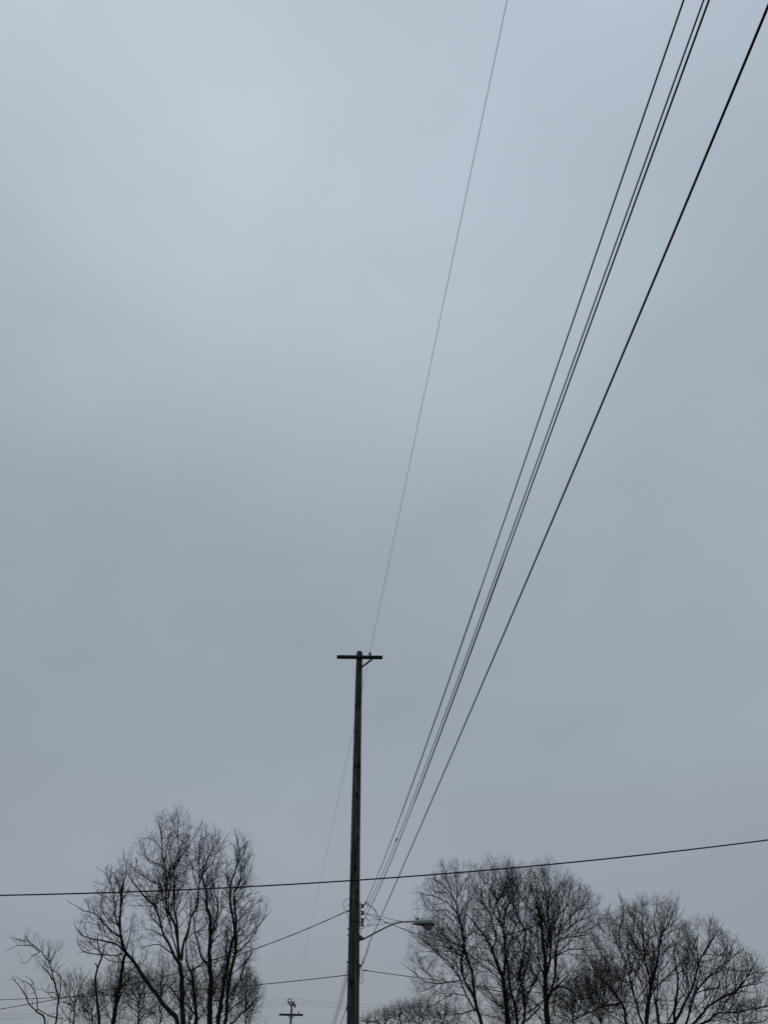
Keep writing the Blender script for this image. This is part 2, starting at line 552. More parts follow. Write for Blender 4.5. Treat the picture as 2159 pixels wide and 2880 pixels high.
link('arm', tube_mesh('arm', ap, np.linspace(2.1, 1.75, 40) * hl, 12), M['steel'], lamp)
LY = -0.16


def zz(x, y):   # zoomed lamp tracing -> photograph pixel
    return 1120 + x / 13.82, 2560 + y / 13.82


# housing: loft along its length (x, top, bottom, half width in metres)
secs = [(572, 402, 560, .050), (590, 394, 562, .056), (700, 388, 560, .062), (880, 377, 556, .095), (1050, 357, 552, .125), (1180, 350, 552, .138), (1290, 366, 556, .135), (1370, 410, 560, .112), (1415, 468, 562, .072), (1432, 520, 558, .03)]
V, Q = [], []
SN = 18
for x, t_, b_, hw in secs:
    pt, pb = A(*zz(x, t_), LY), A(*zz(x, b_), LY)
    H = pt[2] - pb[2]
    for j in range(SN):
        a = math.pi * j / (SN - 1)
        ex = 0.62
        cx = math.copysign(abs(math.cos(a)) ** ex, math.cos(a)) * hw
        cz = math.sin(a) ** ex * H * 0.82 + H * 0.18
        if j in (0, SN - 1):
            cz = 0.0
        V.append((pb[0], pb[1] - cx, pb[2] + cz))
for k in range(len(secs) - 1):
    for j in range(SN):
        j2 = (j + 1) % SN
        Q.append((k * SN + j, k * SN + j2, (k + 1) * SN + j2, (k + 1) * SN + j))
for k in (0, len(secs) - 1):       # end caps
    for j in range(SN // 2 - 1):
        Q.append((k * SN + j, k * SN + j + 1, k * SN + SN - 2 - j, k * SN + SN - 1 - j))
head = link('housing', mesh_from_arrays('housing', V, Q), M['housing'], lamp)
# reflector door below, dark
secs2 = [(576, 545, 572, .046), (700, 545, 574, .056), (820, 545, 585, .085), (920, 545, 618, .11), (1020, 545, 660, .118), (1120, 545, 640, .12), (1300, 545, 630, .112), (1372, 545, 600, .08)]
V, Q = [], []
for x, t_, b_, hw in secs2:
    pt, pb = A(*zz(x, t_), LY), A(*zz(x, b_), LY)
    H = pt[2] - pb[2]
    for j in range(SN):
        a = math.pi * j / (SN - 1)
        V.append((pt[0], pt[1] - math.cos(a) * hw, pt[2] - math.sin(a) ** 0.7 * H))
for k in range(len(secs2) - 1):
    for j in range(SN - 1):
        Q.append((k * SN + j, (k + 1) * SN + j, (k + 1) * SN + j + 1, k * SN + j + 1))
link('reflector_door', mesh_from_arrays('reflector_door', V, Q), M['lampdark'], lamp)
# glass bowl
cL = A(*zz(1158, 558), LY)
rx, rz, ry = 205 / 13.82 * hl, 200 / 13.82 * hl, 0.11
V, Q = [], []
NU, NV = 28, 10
for i in range(NV + 1):
    ph = math.pi / 2 * i / NV
    for j in range(NU):
        a = 2 * math.pi * j / NU
        rib = 1 + 0.02 * (j % 2)
        V.append((cL[0] + (0.012 if i > 5 else 0) + rx * math.cos(ph) ** 0.85 * math.cos(a) * rib, cL[1] + ry * math.cos(ph) ** 0.8 * math.sin(a) * rib, cL[2] - rz * math.sin(ph)))
for i in range(NV):
    for j in range(NU):
        j2 = (j + 1) % NU
        Q.append((i * NU + j, (i + 1) * NU + j, (i + 1) * NU + j2, i * NU + j2))
link('lens', mesh_from_arrays('lens', V, Q), M['lens'], lamp)
pc = A(*zz(750, 388), LY)
link('photocell', lathe_mesh('photocell', pc, (0, 0, 1), [(-0.01, 0.03), (0.0, 0.036), (0.012, 0.036), (0.014, 0.031), (0.06, 0.031), (0.07, 0.026), (0.074, 0.0)], 16), M['cell'], head)
link('bracket_cable', tube_mesh('bracket_cable', spline([A(1128, 2589.5, -.1), A(1131, 2591, -.1), A(1146, 2596, -.13), A(1162, 2597.5, -.15)], 20), .004, 6), M['wire'], lamp)
for pts in ([(1019, 2607.5, 0), (1060, 2601.5, -.05), (1100, 2595, -.09), (1129, 2590, -.1)], [(1058, 2576, .05), (1068, 2577, .03), (1090, 2583, 0), (1112, 2588.5, -.06), (1130, 2591.5, -.1)]):
    link('feed_wire', tube_mesh('feed_wire', spline([A(*p) for p in pts], 24), .006, 6), M['wire'], lamp)

# ------------------------------------------------------------------ far pole
YQ = 100.0


def B(x, y, dy=0.0):
    return at(x, y, YQ + dy)


far = thing('utility_pole', 'distant dark utility pole with wide crossarm and diagonal top arms', 'utility pole', (B(817, 2880)[0], YQ, 0))
fs = scale_at(2850, YQ)
fp = [np.array([B(817, 2880)[0] - 0.25, YQ, -0.3]), B(817.2, 2880), B(819, 2850), B(820.3, 2825)]
fsh = spline(fp, 30)
link('shaft', tube_mesh('shaft', fsh, np.linspace(3.4, 2.4, 30) * fs, 12), M['bark'], far)
fa = link('crossarm', beam_mesh('crossarm', B(785.3, 2853.6, -.25), B(852, 2854.6, -.25), 0.13, 0.19), M['arm'], far)
link('insulator', lathe_mesh('insulator', B(839.5, 2852, -.25), (0, 0, 1), [(0, 0), (0, .04), (0.1, .05), (.16, .06), (.2, .04), (.24, .03), (.25, 0)], 10), M['spool'], far)
for sx in (-1, 1):
    link('brace', beam_mesh('brace', B(818.5 + sx * 2, 2863.5, -.22), B(818.5 + sx * 11, 2856, -.3), 0.03, 0.07), M['darksteel'], far)
link('top_arm', beam_mesh('top_arm', B(810.3, 2816.5, -1.2), B(819.5, 2829.5, .5), .12, .13), M['arm'], far)
link('top_arm', beam_mesh('top_arm', B(818.8, 2816.0, -1.2), B(830.5, 2832.5, 1.2), .12, .13), M['arm'], far)
far_ins = [B(810.7, 2815.0, -1.1), B(818.6, 2815.0, -1.1), B(826.0, 2824.0, .3), B(830.3, 2830, 1.0)]
for p in far_ins:
    link('insulator', lathe_mesh('insulator', p, (0, 0, 1), [(-.08, 0), (-.08, .03), (.08, .03), (.09, .07), (.15, .08), (.2, .05), (.25, .05), (.26, 0)], 10), M['spool'], far)
link('jumper_wire', tube_mesh('jumper_wire', spline([B(839.5, 2848, -.2), B(846, 2843, -.2), B(850, 2831, .1), B(848, 2825, .3)], 20), .007, 5), M['barewire'], far)
link('jumper_wire', tube_mesh('jumper_wire', spline([B(839.5, 2848, -.2), B(836, 2843, -.1), B(830, 2840, .2)], 16), .006, 5), M['barewire'], far)

# ------------------------------------------------------------------ wires
LINE = np.array([-9.3, 75.0]) / 75.0    # run of the line in plan, per metre of y


def sagwire(name, label, px_pts, P, Q, r, y0, y1, n=90, deg=2, group=None, mat='wire', S=8, sleeves=(), pin=None, wob=0.0):
    """a wire hanging in the vertical plane through P and Q; its height follows the photograph"""
    pts = np.array([onplane(x, y, P, Q) for x, y in px_pts])
    along = 1 if abs(Q[1] - P[1]) > abs(Q[0] - P[0]) else 0
    w = np.ones(len(pts))
    co = np.polyfit(pts[:, along], pts[:, 2], deg, w=w)
    s = np.linspace(y0, y1, n)
    k = (s - P[along]) / (Q[along] - P[along])
    z = np.polyval(co, s)
    if pin is not None:          # pull the end exactly onto its fastening
        for sp, zp, fall in pin:
            z = z + (zp - np.polyval(co, sp)) * np.exp(-np.abs(s - sp) / fall)
    pos = np.stack([P[0] + k * (Q[0] - P[0]), P[1] + k * (Q[1] - P[1]), z], -1)
    rr = np.full(n, r)
    if wob:
        rr = rr * (1 + wob * np.sin(np.arange(n) * 2.4))
    for a, b, f_ in sleeves:
        rr = np.where((s > a) & (s < b), rr * f_, rr)
    o = link(name, tube_mesh(name, pos, rr, S), M[mat])
    tag(o, label, 'wire', group)
    return o, pos


def dirQ(P, sgn=1):
    return P + np.array([-0.1238 * sgn * -75, -75, 0]) if sgn > 0 else P + np.array([-9.3, 75, 0])


G1 = 'low voltage wires running overhead from the near pole'
P = ins_top
sagwire('overhead_wire', 'thinnest overhead wire rising from the brown insulator to the top edge', [(1040, 1837), (1100, 1550), (1200, 1072), (1300, 600), (1425, 0)], P, P + np.array([9.45, -75, 0]), .0052, P[1], -25, pin=[(P[1], P[2], 1.0)], mat='barewire', S=6)
Pf = B(824, 2815)
sagwire('overhead_wire', 'faint thin wire from the crossarm insulator down to the distant pole', [(1033.4, 1866), (1019, 1942), (986, 2083), (911, 2435), (870, 2620), (833, 2799)], P, Pf, .0052, P[1], 100, pin=[(P[1], P[2], 1.0)], mat='barewire', S=6)
wires = {
    'leftmost of the three parallel overhead wires, starting at the top spool': ([(1030, 2536), (1078.5, 2420), (1124.5, 2300), (1335.7, 1700), (1405, 1500), (1800, 357), (1919.7, 0)], 0.0076, 0, [(9.2, 17.5, 1.35), (17.5, 30, 1.1)]),
    'middle and thinnest of the three parallel overhead wires with a kinked splice': ([(1024, 2566), (1090.5, 2420), (1141, 2300), (1363.7, 1700), (1436, 1500), (1834.6, 400), (1976.5, 0)], .0066, 1, []),
    'rightmost of the three parallel overhead wires, starting at the third spool': ([(1023, 2587), (1100, 2420), (1148, 2300), (1372, 1700), (1445, 1500), (1847.6, 400), (1991, 0)], .0079, 2, [(8.0, 15.2, 1.4), (17.0, 30, 1.15)]),
}
for lab, (pts, r, si, sl) in wires.items():
    P = at(*pts[0], YP)
    o, pos = sagwire('overhead_wire', lab, pts, P, P + np.array([9.0, -75, 0]), r, YP, -20, n=160, deg=3, group=G1, sleeves=sl)
    if si == 1:
        sp = [onplane(x, y, P, P + np.array([9.0, -75, 0])) for x, y in ((1117.5, 2358), (1115, 2361), (1111.5, 2364.5), (1112.3, 2367.5), (1112, 2371))]
        link('splice_connector', tube_mesh('splice_connector', spline(sp, 14), [.008, .012, .016, .017, .017, .016, .016, .014, .012, .010, .009, .008, .008, .007], 8), M['darksteel'], o)
# thick communication cable with its messenger
C_pts = [(1018, 2716), (1042, 2643), (1107, 2500), (1172, 2343), (1302, 2044), (1432, 1758), (1562, 1445), (1693, 1126), (1823, 814), (1953, 501), (2083, 202), (2159, 30)]
P = at(*C_pts[0], YP)
cab, cpos = sagwire('overhead_cable', 'thickest black cable running overhead to the upper right corner', C_pts[1:], P, P + np.array([9.0, -75, 0]), .0088, 23.0, -20, n=160, deg=4)
cab['category'] = 'cable'
link('messenger_strand', tube_mesh('messenger_strand', cpos + np.array([0.004, 0, .012]), .0045, 6), M['darksteel'], cab)
e0, e1 = A(1015, 2716), cpos[0]
tl = spline([e0, A(1018.5, 2712), A(1022.5, 2703), A(1025, 2696), A(1028, 2688.5), e1], 46)
link('dead_end_grip', tube_mesh('dead_end_grip', tl, .010 + .009 * np.clip(np.sin(np.arange(46) * 1.1), -.3, 1) * (np.arange(46) < 34), 8), M['darksteel'], cab)
link('dead_end_loop', tube_mesh('dead_end_loop', spline([A(1020, 2709), A(1018, 2703), A(1019.5, 2698), A(1025, 2696)], 14), .007, 6), M['darksteel'], cab)

# the same lines continuing away from the pole, low on its left
G2 = 'wires leaving the near pole away from the camera'
for (sx, sy), (mx_, my_), (bx_, by_), lab, r in (
        ((1010, 2550), (967.5, 2760), (934.0, 2880), 'leftmost of the thin wires slanting down behind the pole foot', .0065),
        ((1010, 2567), (971.0, 2760), (938.0, 2880), 'second of the thin wires slanting down behind the pole foot', .0065),
        ((1010, 2588), (975.0, 2760), (942.0, 2880), 'third of the thin wires slanting down behind the pole foot', .0075),
        ((1010, 2716), (976.0, 2828), (958.0, 2880), 'lower separate cable slanting down just left of the pole foot', .010)):
    P = at(sx, sy, YP)
    Q_ = P + np.array([-9.3, 75, 0])
    s_, m_, b_ = P, onplane(mx_, my_, P, Q_), onplane(bx_, by_, P, Q_)
    co = np.polyfit([s_[1], m_[1], b_[1]], [s_[2], m_[2], b_[2]], 2)
    ys = np.linspace(25, max(b_[1] + 6, 40), 40)
    zz_ = np.polyval(co, ys)
    ye = np.linspace(ys[-1], 99.5, 60)[1:]
    # flat sag on to the far pole
    sl = np.polyval(np.polyder(co), ys[-1])
    L = 99.5 - ys[-1]
    zend = 6.4 if r < .009 else 5.2
    k = (ye - ys[-1]) / L
    h00, h10, h01, h11 = 2 * k ** 3 - 3 * k ** 2 + 1, k ** 3 - 2 * k ** 2 + k, -2 * k ** 3 + 3 * k ** 2, k ** 3 - k ** 2
    ze = h00 * zz_[-1] + h10 * L * sl + h01 * zend + h11 * L * 0.06
    ya, za = np.concatenate([ys, ye]), np.concatenate([zz_, ze])
    kx = (ya - P[1]) / 75
    tag(link('overhead_wire', tube_mesh('overhead_wire', np.stack([P[0] - 9.3 * kx, ya, np.maximum(za, 1.0)], -1), r, 6), M['wire']), lab, 'wire', G2)

# black cable crossing the whole picture in front of the pole
D_pts = [(0, 2519), (260, 2511), (521, 2501), (780, 2489.5), (1003, 2478), (1302, 2452), (1549, 2431.5), (1860, 2397), (2159, 2363)]
P = at(1079, 2470, 14.0)
sagwire('crossing_cable', 'black cable crossing the full width in front of the pole and trees', D_pts, P, P + np.array([10, 0.0, 0]), .0112, -22, 22, n=90, deg=3)[0]['category'] = 'cable'


def drop(name, label, pts, P, Q, r, s0, s1, **k):
    return sagwire(name, label, pts, P, Q, r, s0, s1, **k)


# service drops
P = A(974, 2562)
Q_ = at(-300, 2880, 42)
e_ = [(970, 2564), (900, 2597), (798, 2639), (710, 2675), (603, 2706), (500, 2735), (400, 2760), (290, 2786), (169, 2810), (80, 2825), (0, 2838)]
o, dp = drop('service_drop', 'twisted service wire sloping from the left clevis of the pole past the bare trees', e_, P, Q_, .0125, P[0], -40, n=200, deg=3, wob=0.22)
P = A(978, 2743)
Q_ = at(-300, 2818, 44)
drop('service_drop', 'thin lower wire running left from the pole across the trees', [(970, 2743), (798, 2762), (719, 2771), (560, 2784), (400, 2793), (280, 2801), (169, 2806), (80, 2809), (0, 2812)], P, Q_, .0105, P[0], -40, n=90, deg=3)
P = A(1078, 2587, .06)
Q_ = at(2300, 2742, 40)
drop('service_drop', 'upper service wire passing under the lamp head into the right trees', [(1078, 2588), (1095, 2597), (1143, 2617), (1181, 2632), (1230, 2646), (1450, 2672), (1731, 2692), (1900, 2712), (2030, 2724), (2159, 2736)], P, Q_, .0085, P[0], 30, n=110, deg=4)
P = A(1022.5, 2729, -.05)
Q_ = at(2300, 2846, 42)
o, dp = drop('service_drop', 'lower wire running right from beside the pole into the right trees', [(1023, 2729), (1080, 2736.5), (1170, 2750), (1260, 2761), (1500, 2790), (1796, 2820), (2030, 2837)], P, Q_, .009, P[0], 30, n=90, deg=3)
link('end_clamp', tube_mesh('end_clamp', dp[:1] + np.linspace(0, 1, 8)[:, None] * np.array([[0.09, 0, -.01]]), .017, 8), M['darksteel'], o)

# three thin lines through the far pole
for (lx0, ly0), (lx1, ly1), (lx2, ly2), ip, lab in (
        ((0, 2850), (740, 2816.5), (811, 2811.5), far_ins[0], 'topmost of the three faint lines through the distant pole top'),
        ((0, 2856), (740, 2826.5), (822, 2819.5), far_ins[2], 'middle of the three faint lines through the distant pole top'),
        ((0, 2864), (740, 2833.0), (829, 2826.5), far_ins[3], 'lowest of the three faint lines through the distant pole top')):
    yy = ip[1]
    L0, L1 = at(lx0, ly0, yy), at(lx1, ly1, yy)
    top = ip + np.array([0, 0, .24])
    R1, R2 = at(973, ly2 + 10.5, yy), at(1170, ly2 + 21.5, yy)
    cl = np.polyfit([L0[0], L1[0], top[0]], [L0[2], L1[2], top[2]], 2)
    cr = np.polyfit([top[0], R1[0], R2[0]], [top[2], R1[2], R2[2]], 2)
    xl, xr = np.linspace(-62, top[0], 40), np.linspace(top[0], 40, 40)[1:]
    pos = np.concatenate([np.stack([xl, np.full(40, yy), np.polyval(cl, xl)], -1), np.stack([xr, np.full(39, yy), np.polyval(cr, xr)], -1)])
    tag(link('overhead_wire', tube_mesh('overhead_wire', pos, .008, 5), M['barewire']), lab, 'wire', 'lines crossing at the distant pole')

# ------------------------------------------------------------------ bare trees
ZR = {'a': (0, 2500, 4.145), 'b': (200, 2250, 5.527), 'c': (480, 2250, 5.527), 'd': (400, 2550, 4.363), 'e': (1120, 2400, 4.363),
      'f': (1120, 2620, 3.768), 'g': (1480, 2400, 4.609), 'h': (1760, 2500, 4.155), 's': (0, 0, 1.0), 'p': (1780, 2760, 13.82)}


def tr(*segs):
    """trace: 'a', (x,y), (x,y), 'b', (x,y)... in enlarged crop units -> photograph pixels"""
    out, cur = [], None
    for s in segs:
        if isinstance(s, str):
            cur = ZR[s]
        else:
            out.append((cur[0] + s[0] / cur[2], cur[1] + s[1] / cur[2]))
    return out


def inside(poly, x, z):
    n = len(poly)
    c = np.zeros(x.shape, bool)
    for i in range(n):
        x1, z1 = poly[i]
        x2, z2 = poly[i - 1]
        cond = (z1 > z) != (z2 > z)
        xi = (x2 - x1) * (z - z1) / (z2 - z1 + 1e-12) + x1
        c ^= cond & (x < xi)
    return c


def grow(g, base, dirs, length, r0, K, noise, up, tip=0.25):
    N = len(base)
    P = np.empty((N, K + 1, 3))
    P[:, 0] = base
    dcur = dirs.copy()
    st = (length / K)[:, None]
    for k in range(K):
        dcur = dcur + g.normal(0, noise, (N, 3))
        dcur[:, 2] += up
        dcur = norm(dcur)
        P[:, k + 1] = P[:, k] + dcur * st
    R = r0[:, None] * np.linspace(1, tip, K + 1)[None]
    return P, np.maximum(R, 0.0030)


def children(g, P, R, spacing, f0, ang, lenfun, rfac, env, K, noise, up, lmin, tipn=2, rbase=0.004, rlen=0.006, tip=0.25):
    """spawn side branches along every polyline in the batch"""
    seg = np.linalg.norm(np.diff(P, axis=1), axis=2)
    cum = np.concatenate([np.zeros((len(P), 1)), np.cumsum(seg, 1)], 1)
    tot = cum[:, -1]
    n = np.maximum(1, np.floor(tot * (1 - f0) / spacing)).astype(int)
    idx = np.repeat(np.arange(len(P)), n + tipn)
    first = np.concatenate([[0], np.cumsum(n + tipn)[:-1]])
    loc = np.arange(len(idx)) - np.repeat(first, n + tipn)
    frac = f0 + (1 - f0) * (loc + g.uniform(0.1, 0.9, len(idx))) / np.repeat(n, n + tipn)
    istip = loc >= np.repeat(n, n + tipn)
    frac = np.where(istip, 0.985, np.minimum(frac, 0.98))
    s = frac * tot[idx]
    k = np.clip((cum[idx] <= s[:, None]).sum(1) - 1, 0, P.shape[1] - 2)
    t = (s - cum[idx, k]) / np.maximum(seg[idx, k], 1e-6)
    pos = P[idx, k] * (1 - t)[:, None] + P[idx, k + 1] * t[:, None]
    rad = R[idx, k] * (1 - t) + R[idx, k + 1] * t
    T = norm(P[idx, k + 1] - P[idx, k])
    ref = norm(g.normal(0, 1, (len(idx), 3)))
    perp = norm(ref - T * (ref * T).sum(1, keepdims=True))
    th = np.radians(g.uniform(ang[0], ang[1], len(idx))) * np.where(istip, 0.5, 1)
    D = norm(T * np.cos(th)[:, None] + perp * np.sin(th)[:, None])
    D2 = norm(T * np.cos(th)[:, None] - perp * np.sin(th)[:, None])
    flip = (D2[:, 2] > D[:, 2]) & (g.uniform(0, 1, len(th)) < .42)
    D = np.where(flip[:, None], D2, D)
    rem = (1 - frac) * tot[idx]
    L = lenfun(g, rem, tot[idx])
    r0 = np.minimum(rad * rfac, rbase + rlen * L)
    keep = L > 0
    pos, D, L, r0 = pos[keep], D[keep], L[keep], r0[keep]
    # keep the tips inside the crown
    off = g.normal(0, 1, (len(pos), 3)) * np.array([1, 1, .7]) + np.array([0, 0, .35])
    if env is not None:
        for it in range(3):
            tipp = pos + (D + np.array([0, 0, up * K * 0.45])) * L[:, None]
            ok = env(tipp, off)
            L = np.where(ok, L, L * 0.66)
        tipp = pos + (D + np.array([0, 0, up * K * 0.45])) * L[:, None]
        keep = env(tipp, off) & (L > lmin)
        pos, D, L, r0, off = pos[keep], D[keep], L[keep], r0[keep], off[keep]
    P, R = grow(g, pos, D, L, r0, K, noise, up, tip)
    if env is not None:
        k = env(P[:, -1], off * 1.2)
        P, R = P[k], R[k]
    return P, R


def make_tree(label, Y, trunk, limbs, poly, seed, dens=1.0, bark='bark', twig='twig', group='bare winter trees', name='bare_tree',
              up=0.07, noise=0.13, fine=True, depth=None, lead=0.0, cat='tree', limb_mats=None, l1=(0.5, 3.0), wide=0.45, kink=0.03, ang=(26, 66), ang2=(24, 60), gap=1.0, tw=1.0):
    """trunk, limbs: (pixel polyline, start radius px, end radius px); poly: crown outline in photograph pixels"""
    g = np.random.default_rng(seed)
    tp, tr0, tr1 = trunk
    base = at(tp[0][0], tp[0][1], Y)
    second = at(tp[1][0], tp[1][1], Y)
    lean = (base - second) / max(second[2] - base[2], 0.3)
    foot = np.array([base[0] + np.clip(lean[0], -.35, .35) * base[2] * 0.55, Y, -0.3])
    t = thing(name, label, cat, (foot[0], Y, 0), group)
    scl = lambda y, yy: scale_at(y, yy)
    lines = []      # (P, R)

    def make3(pts, r0, r1, ys):
        n0 = len(pts)
        P = np.array([at(x, y, yy) for (x, y), yy in zip(pts, ys)])
        R = np.linspace(r0, r1, n0) * np.array([scale_at(y, yy) for (x, y), yy in zip(pts, ys)])
        return np.concatenate([P, R[:, None]], 1)

    def refine(PR):
        L = np.linalg.norm(np.diff(PR[:, :3], axis=0), axis=1).sum()
        n = max(8, int(L / 0.16))
        s = spline(PR, n)
        P, R = s[:, :3], np.maximum(s[:, 3], 0.004)
        w = g.normal(0, 1, (n, 3))
        for _ in range(2):
            w[1:-1] = (w[:-2] + w[1:-1] * 2 + w[2:]) / 4
        w *= np.minimum(np.arange(n), np.arange(n)[::-1])[:, None].clip(0, 4) / 4
        P = P + w * kink
        R = R * (1 + 0.06 * np.interp(np.arange(n), np.arange(0, n + 4, 3), g.normal(0, 1, len(np.arange(0, n + 4, 3)))))
        return P, np.maximum(R, .004)

    PR = make3(tp, tr0 * .88, tr1 * .85, [Y + 0.25 * i * (1 if seed % 2 else -1) * 0.5 for i in range(len(tp))])
    footR = PR[0, 3] * 1.25
    mid = np.array([foot[0] * .45 + base[0] * .55, Y, base[2] * 0.45, PR[0, 3] * 1.08])
    PR = np.vstack([np.append(foot, footR * 1.25), np.append(foot + np.array([0, 0, .55]), footR), mid, PR])
    P, R = refine(PR)
    link('trunk', tube_mesh('trunk', P, R, 12), M[bark], t)
    lines.append((P, R, base[2] * 0.9))
    for li, lb in enumerate(limbs):
        pts, r0, r1 = lb[:3]
        # depth: starts at the depth of the nearest wood already built, then wanders fore or aft
        p0 = at(*pts[0], Y)
        best, yb, rb = 1e9, Y, .05
        for (lp, lr, _) in lines:
            # compare in the picture plane: project to the tree plane
            q = np.array([0, 0, EYE]) + (lp - np.array([0, 0, EYE])) * (Y / lp[:, 1:2])
            dd = np.linalg.norm(q[:, [0, 2]] - p0[[0, 2]], axis=1)
            i = int(dd.argmin())
            if dd[i] < best:
                best, yb, rb = dd[i], lp[i, 1], lr[i]
        length = np.linalg.norm(at(*pts[-1], Y) - p0)
        dv = lb[3] if len(lb) > 3 else g.choice([-1, 1]) * g.uniform(0.15, wide)
        ys = yb + dv * length * np.linspace(0, 1, len(pts)) ** 1.2
        PR = make3(pts, r0 * .84, r1 * .8, ys)
        if best > 0.22:     # grows from the trunk lower down: bring its root to the wood
            tp_, tr_ = lines[0][0], lines[0][1]
            i = int(np.abs(tp_[:, 2] - (PR[0, 2] - max(0.5, 1.3 * best))).argmin())
            PR = np.vstack([np.append(tp_[i], min(PR[0, 3] * 1.1, tr_[i])), PR])
        P, R = refine(PR)
        mm = bark if not limb_mats or li not in limb_mats else limb_mats[li]
        link('limb', tube_mesh('limb', P, R, 8), M[mm], t)
        lines.append((P, R, 0))
    if not fine:
        return t
    W = np.array([at(x, y, Y) for x, y in poly])[:, [0, 2]]
    cx = W[:, 0].mean()
    dep = depth or max(2.2, (W[:, 0].max() - W[:, 0].min()) * 0.5)

    soft = [.5]

    def env(p, off=None):
        if off is not None:      # ragged edge: each branch has its own idea of where the crown ends
            p = p - off * np.array([.5, .2, .8]) * soft[0]
        q = (p[:, 1] - Y) / dep
        sh = np.sqrt(np.maximum(1 - q ** 2, 0.03))
        k = Y / p[:, 1]
        x_, z_ = p[:, 0] * k, EYE + (p[:, 2] - EYE) * k
        return (np.abs(q) < 1) & inside(W, cx + (x_ - cx) / np.maximum(sh, .35), z_)

    VS, QS, off = [], [], 0

    def add(P, R, S):
        nonlocal off
        if len(P) == 0:
            return
        v, q = tubes(P, R, S)
        VS.append(v)
        QS.append(q + off)
        off += len(v)

    # level 1 along trunk and limbs, then two finer orders
    soft[0] = .55
    P1s, R1s = [], []
    lo, hi = l1[0] * 1.4, l1[1] * 1.35
    dens = dens * 1.5
    for P, R, zmin in lines:
        i0 = int(np.searchsorted(P[:, 2], zmin)) if zmin else 0
        i0 = min(i0, len(P) - 4)
        PP, RR = P[i0:], R[i0:]
        p, r = children(g, PP[None], RR[None], 0.25 / dens, 0.20 if zmin == 0 else 0.0, ang,
                        lambda g_, rem, tot: g_.uniform(.45, 1.15, len(rem)) * np.clip(lo + 0.60 * rem, lo, hi), .66, env, 9, noise, up * .5, .25, tipn=3, rbase=.0088 * tw, rlen=.0075, tip=.4)
        P1s.append(p)
        R1s.append(r)
    # fill the empty parts of the crown: branches that reach from the nearest wood into each gap
    wood_p, wood_t, wood_r = [], [], []

    def note(P, R, z0=None):
        T = np.gradient(P, axis=-2)
        wood_p.append(P[..., 1:, :].reshape(-1, 3))
        wood_t.append(norm(T)[..., 1:, :].reshape(-1, 3))
        wood_r.append(R[..., 1:].reshape(-1))

    for P, R, zmin in lines:
        k = P[:, 2] > zmin + .5
        if k.sum() > 3:
            note(P[k][::2], R[k][::2])
    for p, r in zip(P1s, R1s):
        if len(p):
            note(p[:, ::3], r[:, ::3])
    lo_, hi_ = np.array([W[:, 0].min(), Y - dep, W[:, 1].min()]), np.array([W[:, 0].max(), Y + dep, W[:, 1].max()])
    for d_ in (gap * 1.7, gap * 1.3, gap):
        cand = g.uniform(lo_, hi_, (1500, 3))
        cand = cand[env(cand)]
        wp, wt, wr = np.concatenate(wood_p), np.concatenate(wood_t), np.concatenate(wood_r)
        acc = []
        for c in cand:
            if acc and np.min(np.sum((np.array(acc) - c) ** 2, 1)) < d_ ** 2:
                continue
            if np.min(np.sum((wp - c) ** 2, 1)) < (d_ * .8) ** 2:
                continue
            acc.append(c)
        if not acc:
            continue
        acc = np.array(acc)
        dv = acc[:, None] - wp[None]
        dist = np.linalg.norm(dv, axis=2)
        cosv = (dv * wt[None]).sum(2) / np.maximum(dist, 1e-6)
        cost = dist * (1 + 1.2 * (1 - cosv)) + np.where(dv[..., 2] < .1 * dist, .8, 0)
        bi = cost.argmin(1)
        B_, T_, r_ = wp[bi], wt[bi], wr[bi]
        L_ = dist[np.arange(len(acc)), bi]
        k = (L_ < 6.0)
        B_, T_, r_, L_, acc = B_[k], T_[k], r_[k], L_[k], acc[k]
        Kf = 10
        tt = np.linspace(0, 1, Kf)[None, :, None]
        C_ = B_ + (T_ * .75 + norm(acc - B_) * .25) * (L_ * .45)[:, None]
        p = (1 - tt) ** 2 * B_[:, None] + 2 * tt * (1 - tt) * C_[:, None] + tt ** 2 * acc[:, None]
        wob_ = np.cumsum(g.normal(0, 1, p.shape), 1) * (L_ * noise * .075)[:, None, None]
        wob_ -= wob_[:, :1]
        p = p + wob_
        r = np.minimum(r_ * .75, .010 + .0075 * L_)[:, None] * np.linspace(1, .4, Kf)[None]
        P1s.append(p)
        R1s.append(np.maximum(r, .004))
        note(p[:, ::2], r[:, ::2])
    P1, R1 = np.concatenate([q for p in P1s for q in [p[:, np.linspace(0, p.shape[1] - 1, 10).round().astype(int)]]]), np.concatenate([r[:, np.linspace(0, r.shape[1] - 1, 10).round().astype(int)] for r in R1s])
    add(P1, R1, 3)
    soft[0] = .45
    P2, R2 = children(g, P1, R1, 0.21 / dens, 0.28, ang2, lambda g_, rem, tot: g_.uniform(.45, 1.15, len(rem)) * np.clip(.30 + .55 * rem, .30, 1.7), .75, env, 4, noise * 1.1, up * .6, .12, tipn=3, rbase=.0080 * tw, rlen=.0042, tip=.6)
    add(P2, R2, 3)
    soft[0] = .40
    P3, R3 = children(g, P2, R2, 0.24 / dens, 0.35, (22, 58), lambda g_, rem, tot: g_.uniform(.5, 1.2, len(rem)) * np.clip(.18 + .35 * rem, .18, .6), .9, env, 2, noise * 1.2, up * .5, .06, tipn=2, rbase=.0070 * tw, rlen=.002, tip=.75)
    add(P3, R3, 3)
    me = mesh_from_arrays('crown', np.concatenate(VS), np.concatenate(QS), smooth=False)
    link('crown', me, M[twig], t)
    return t


GL, GR = 'bare trees left of the pole', 'bare trees right of the pole'

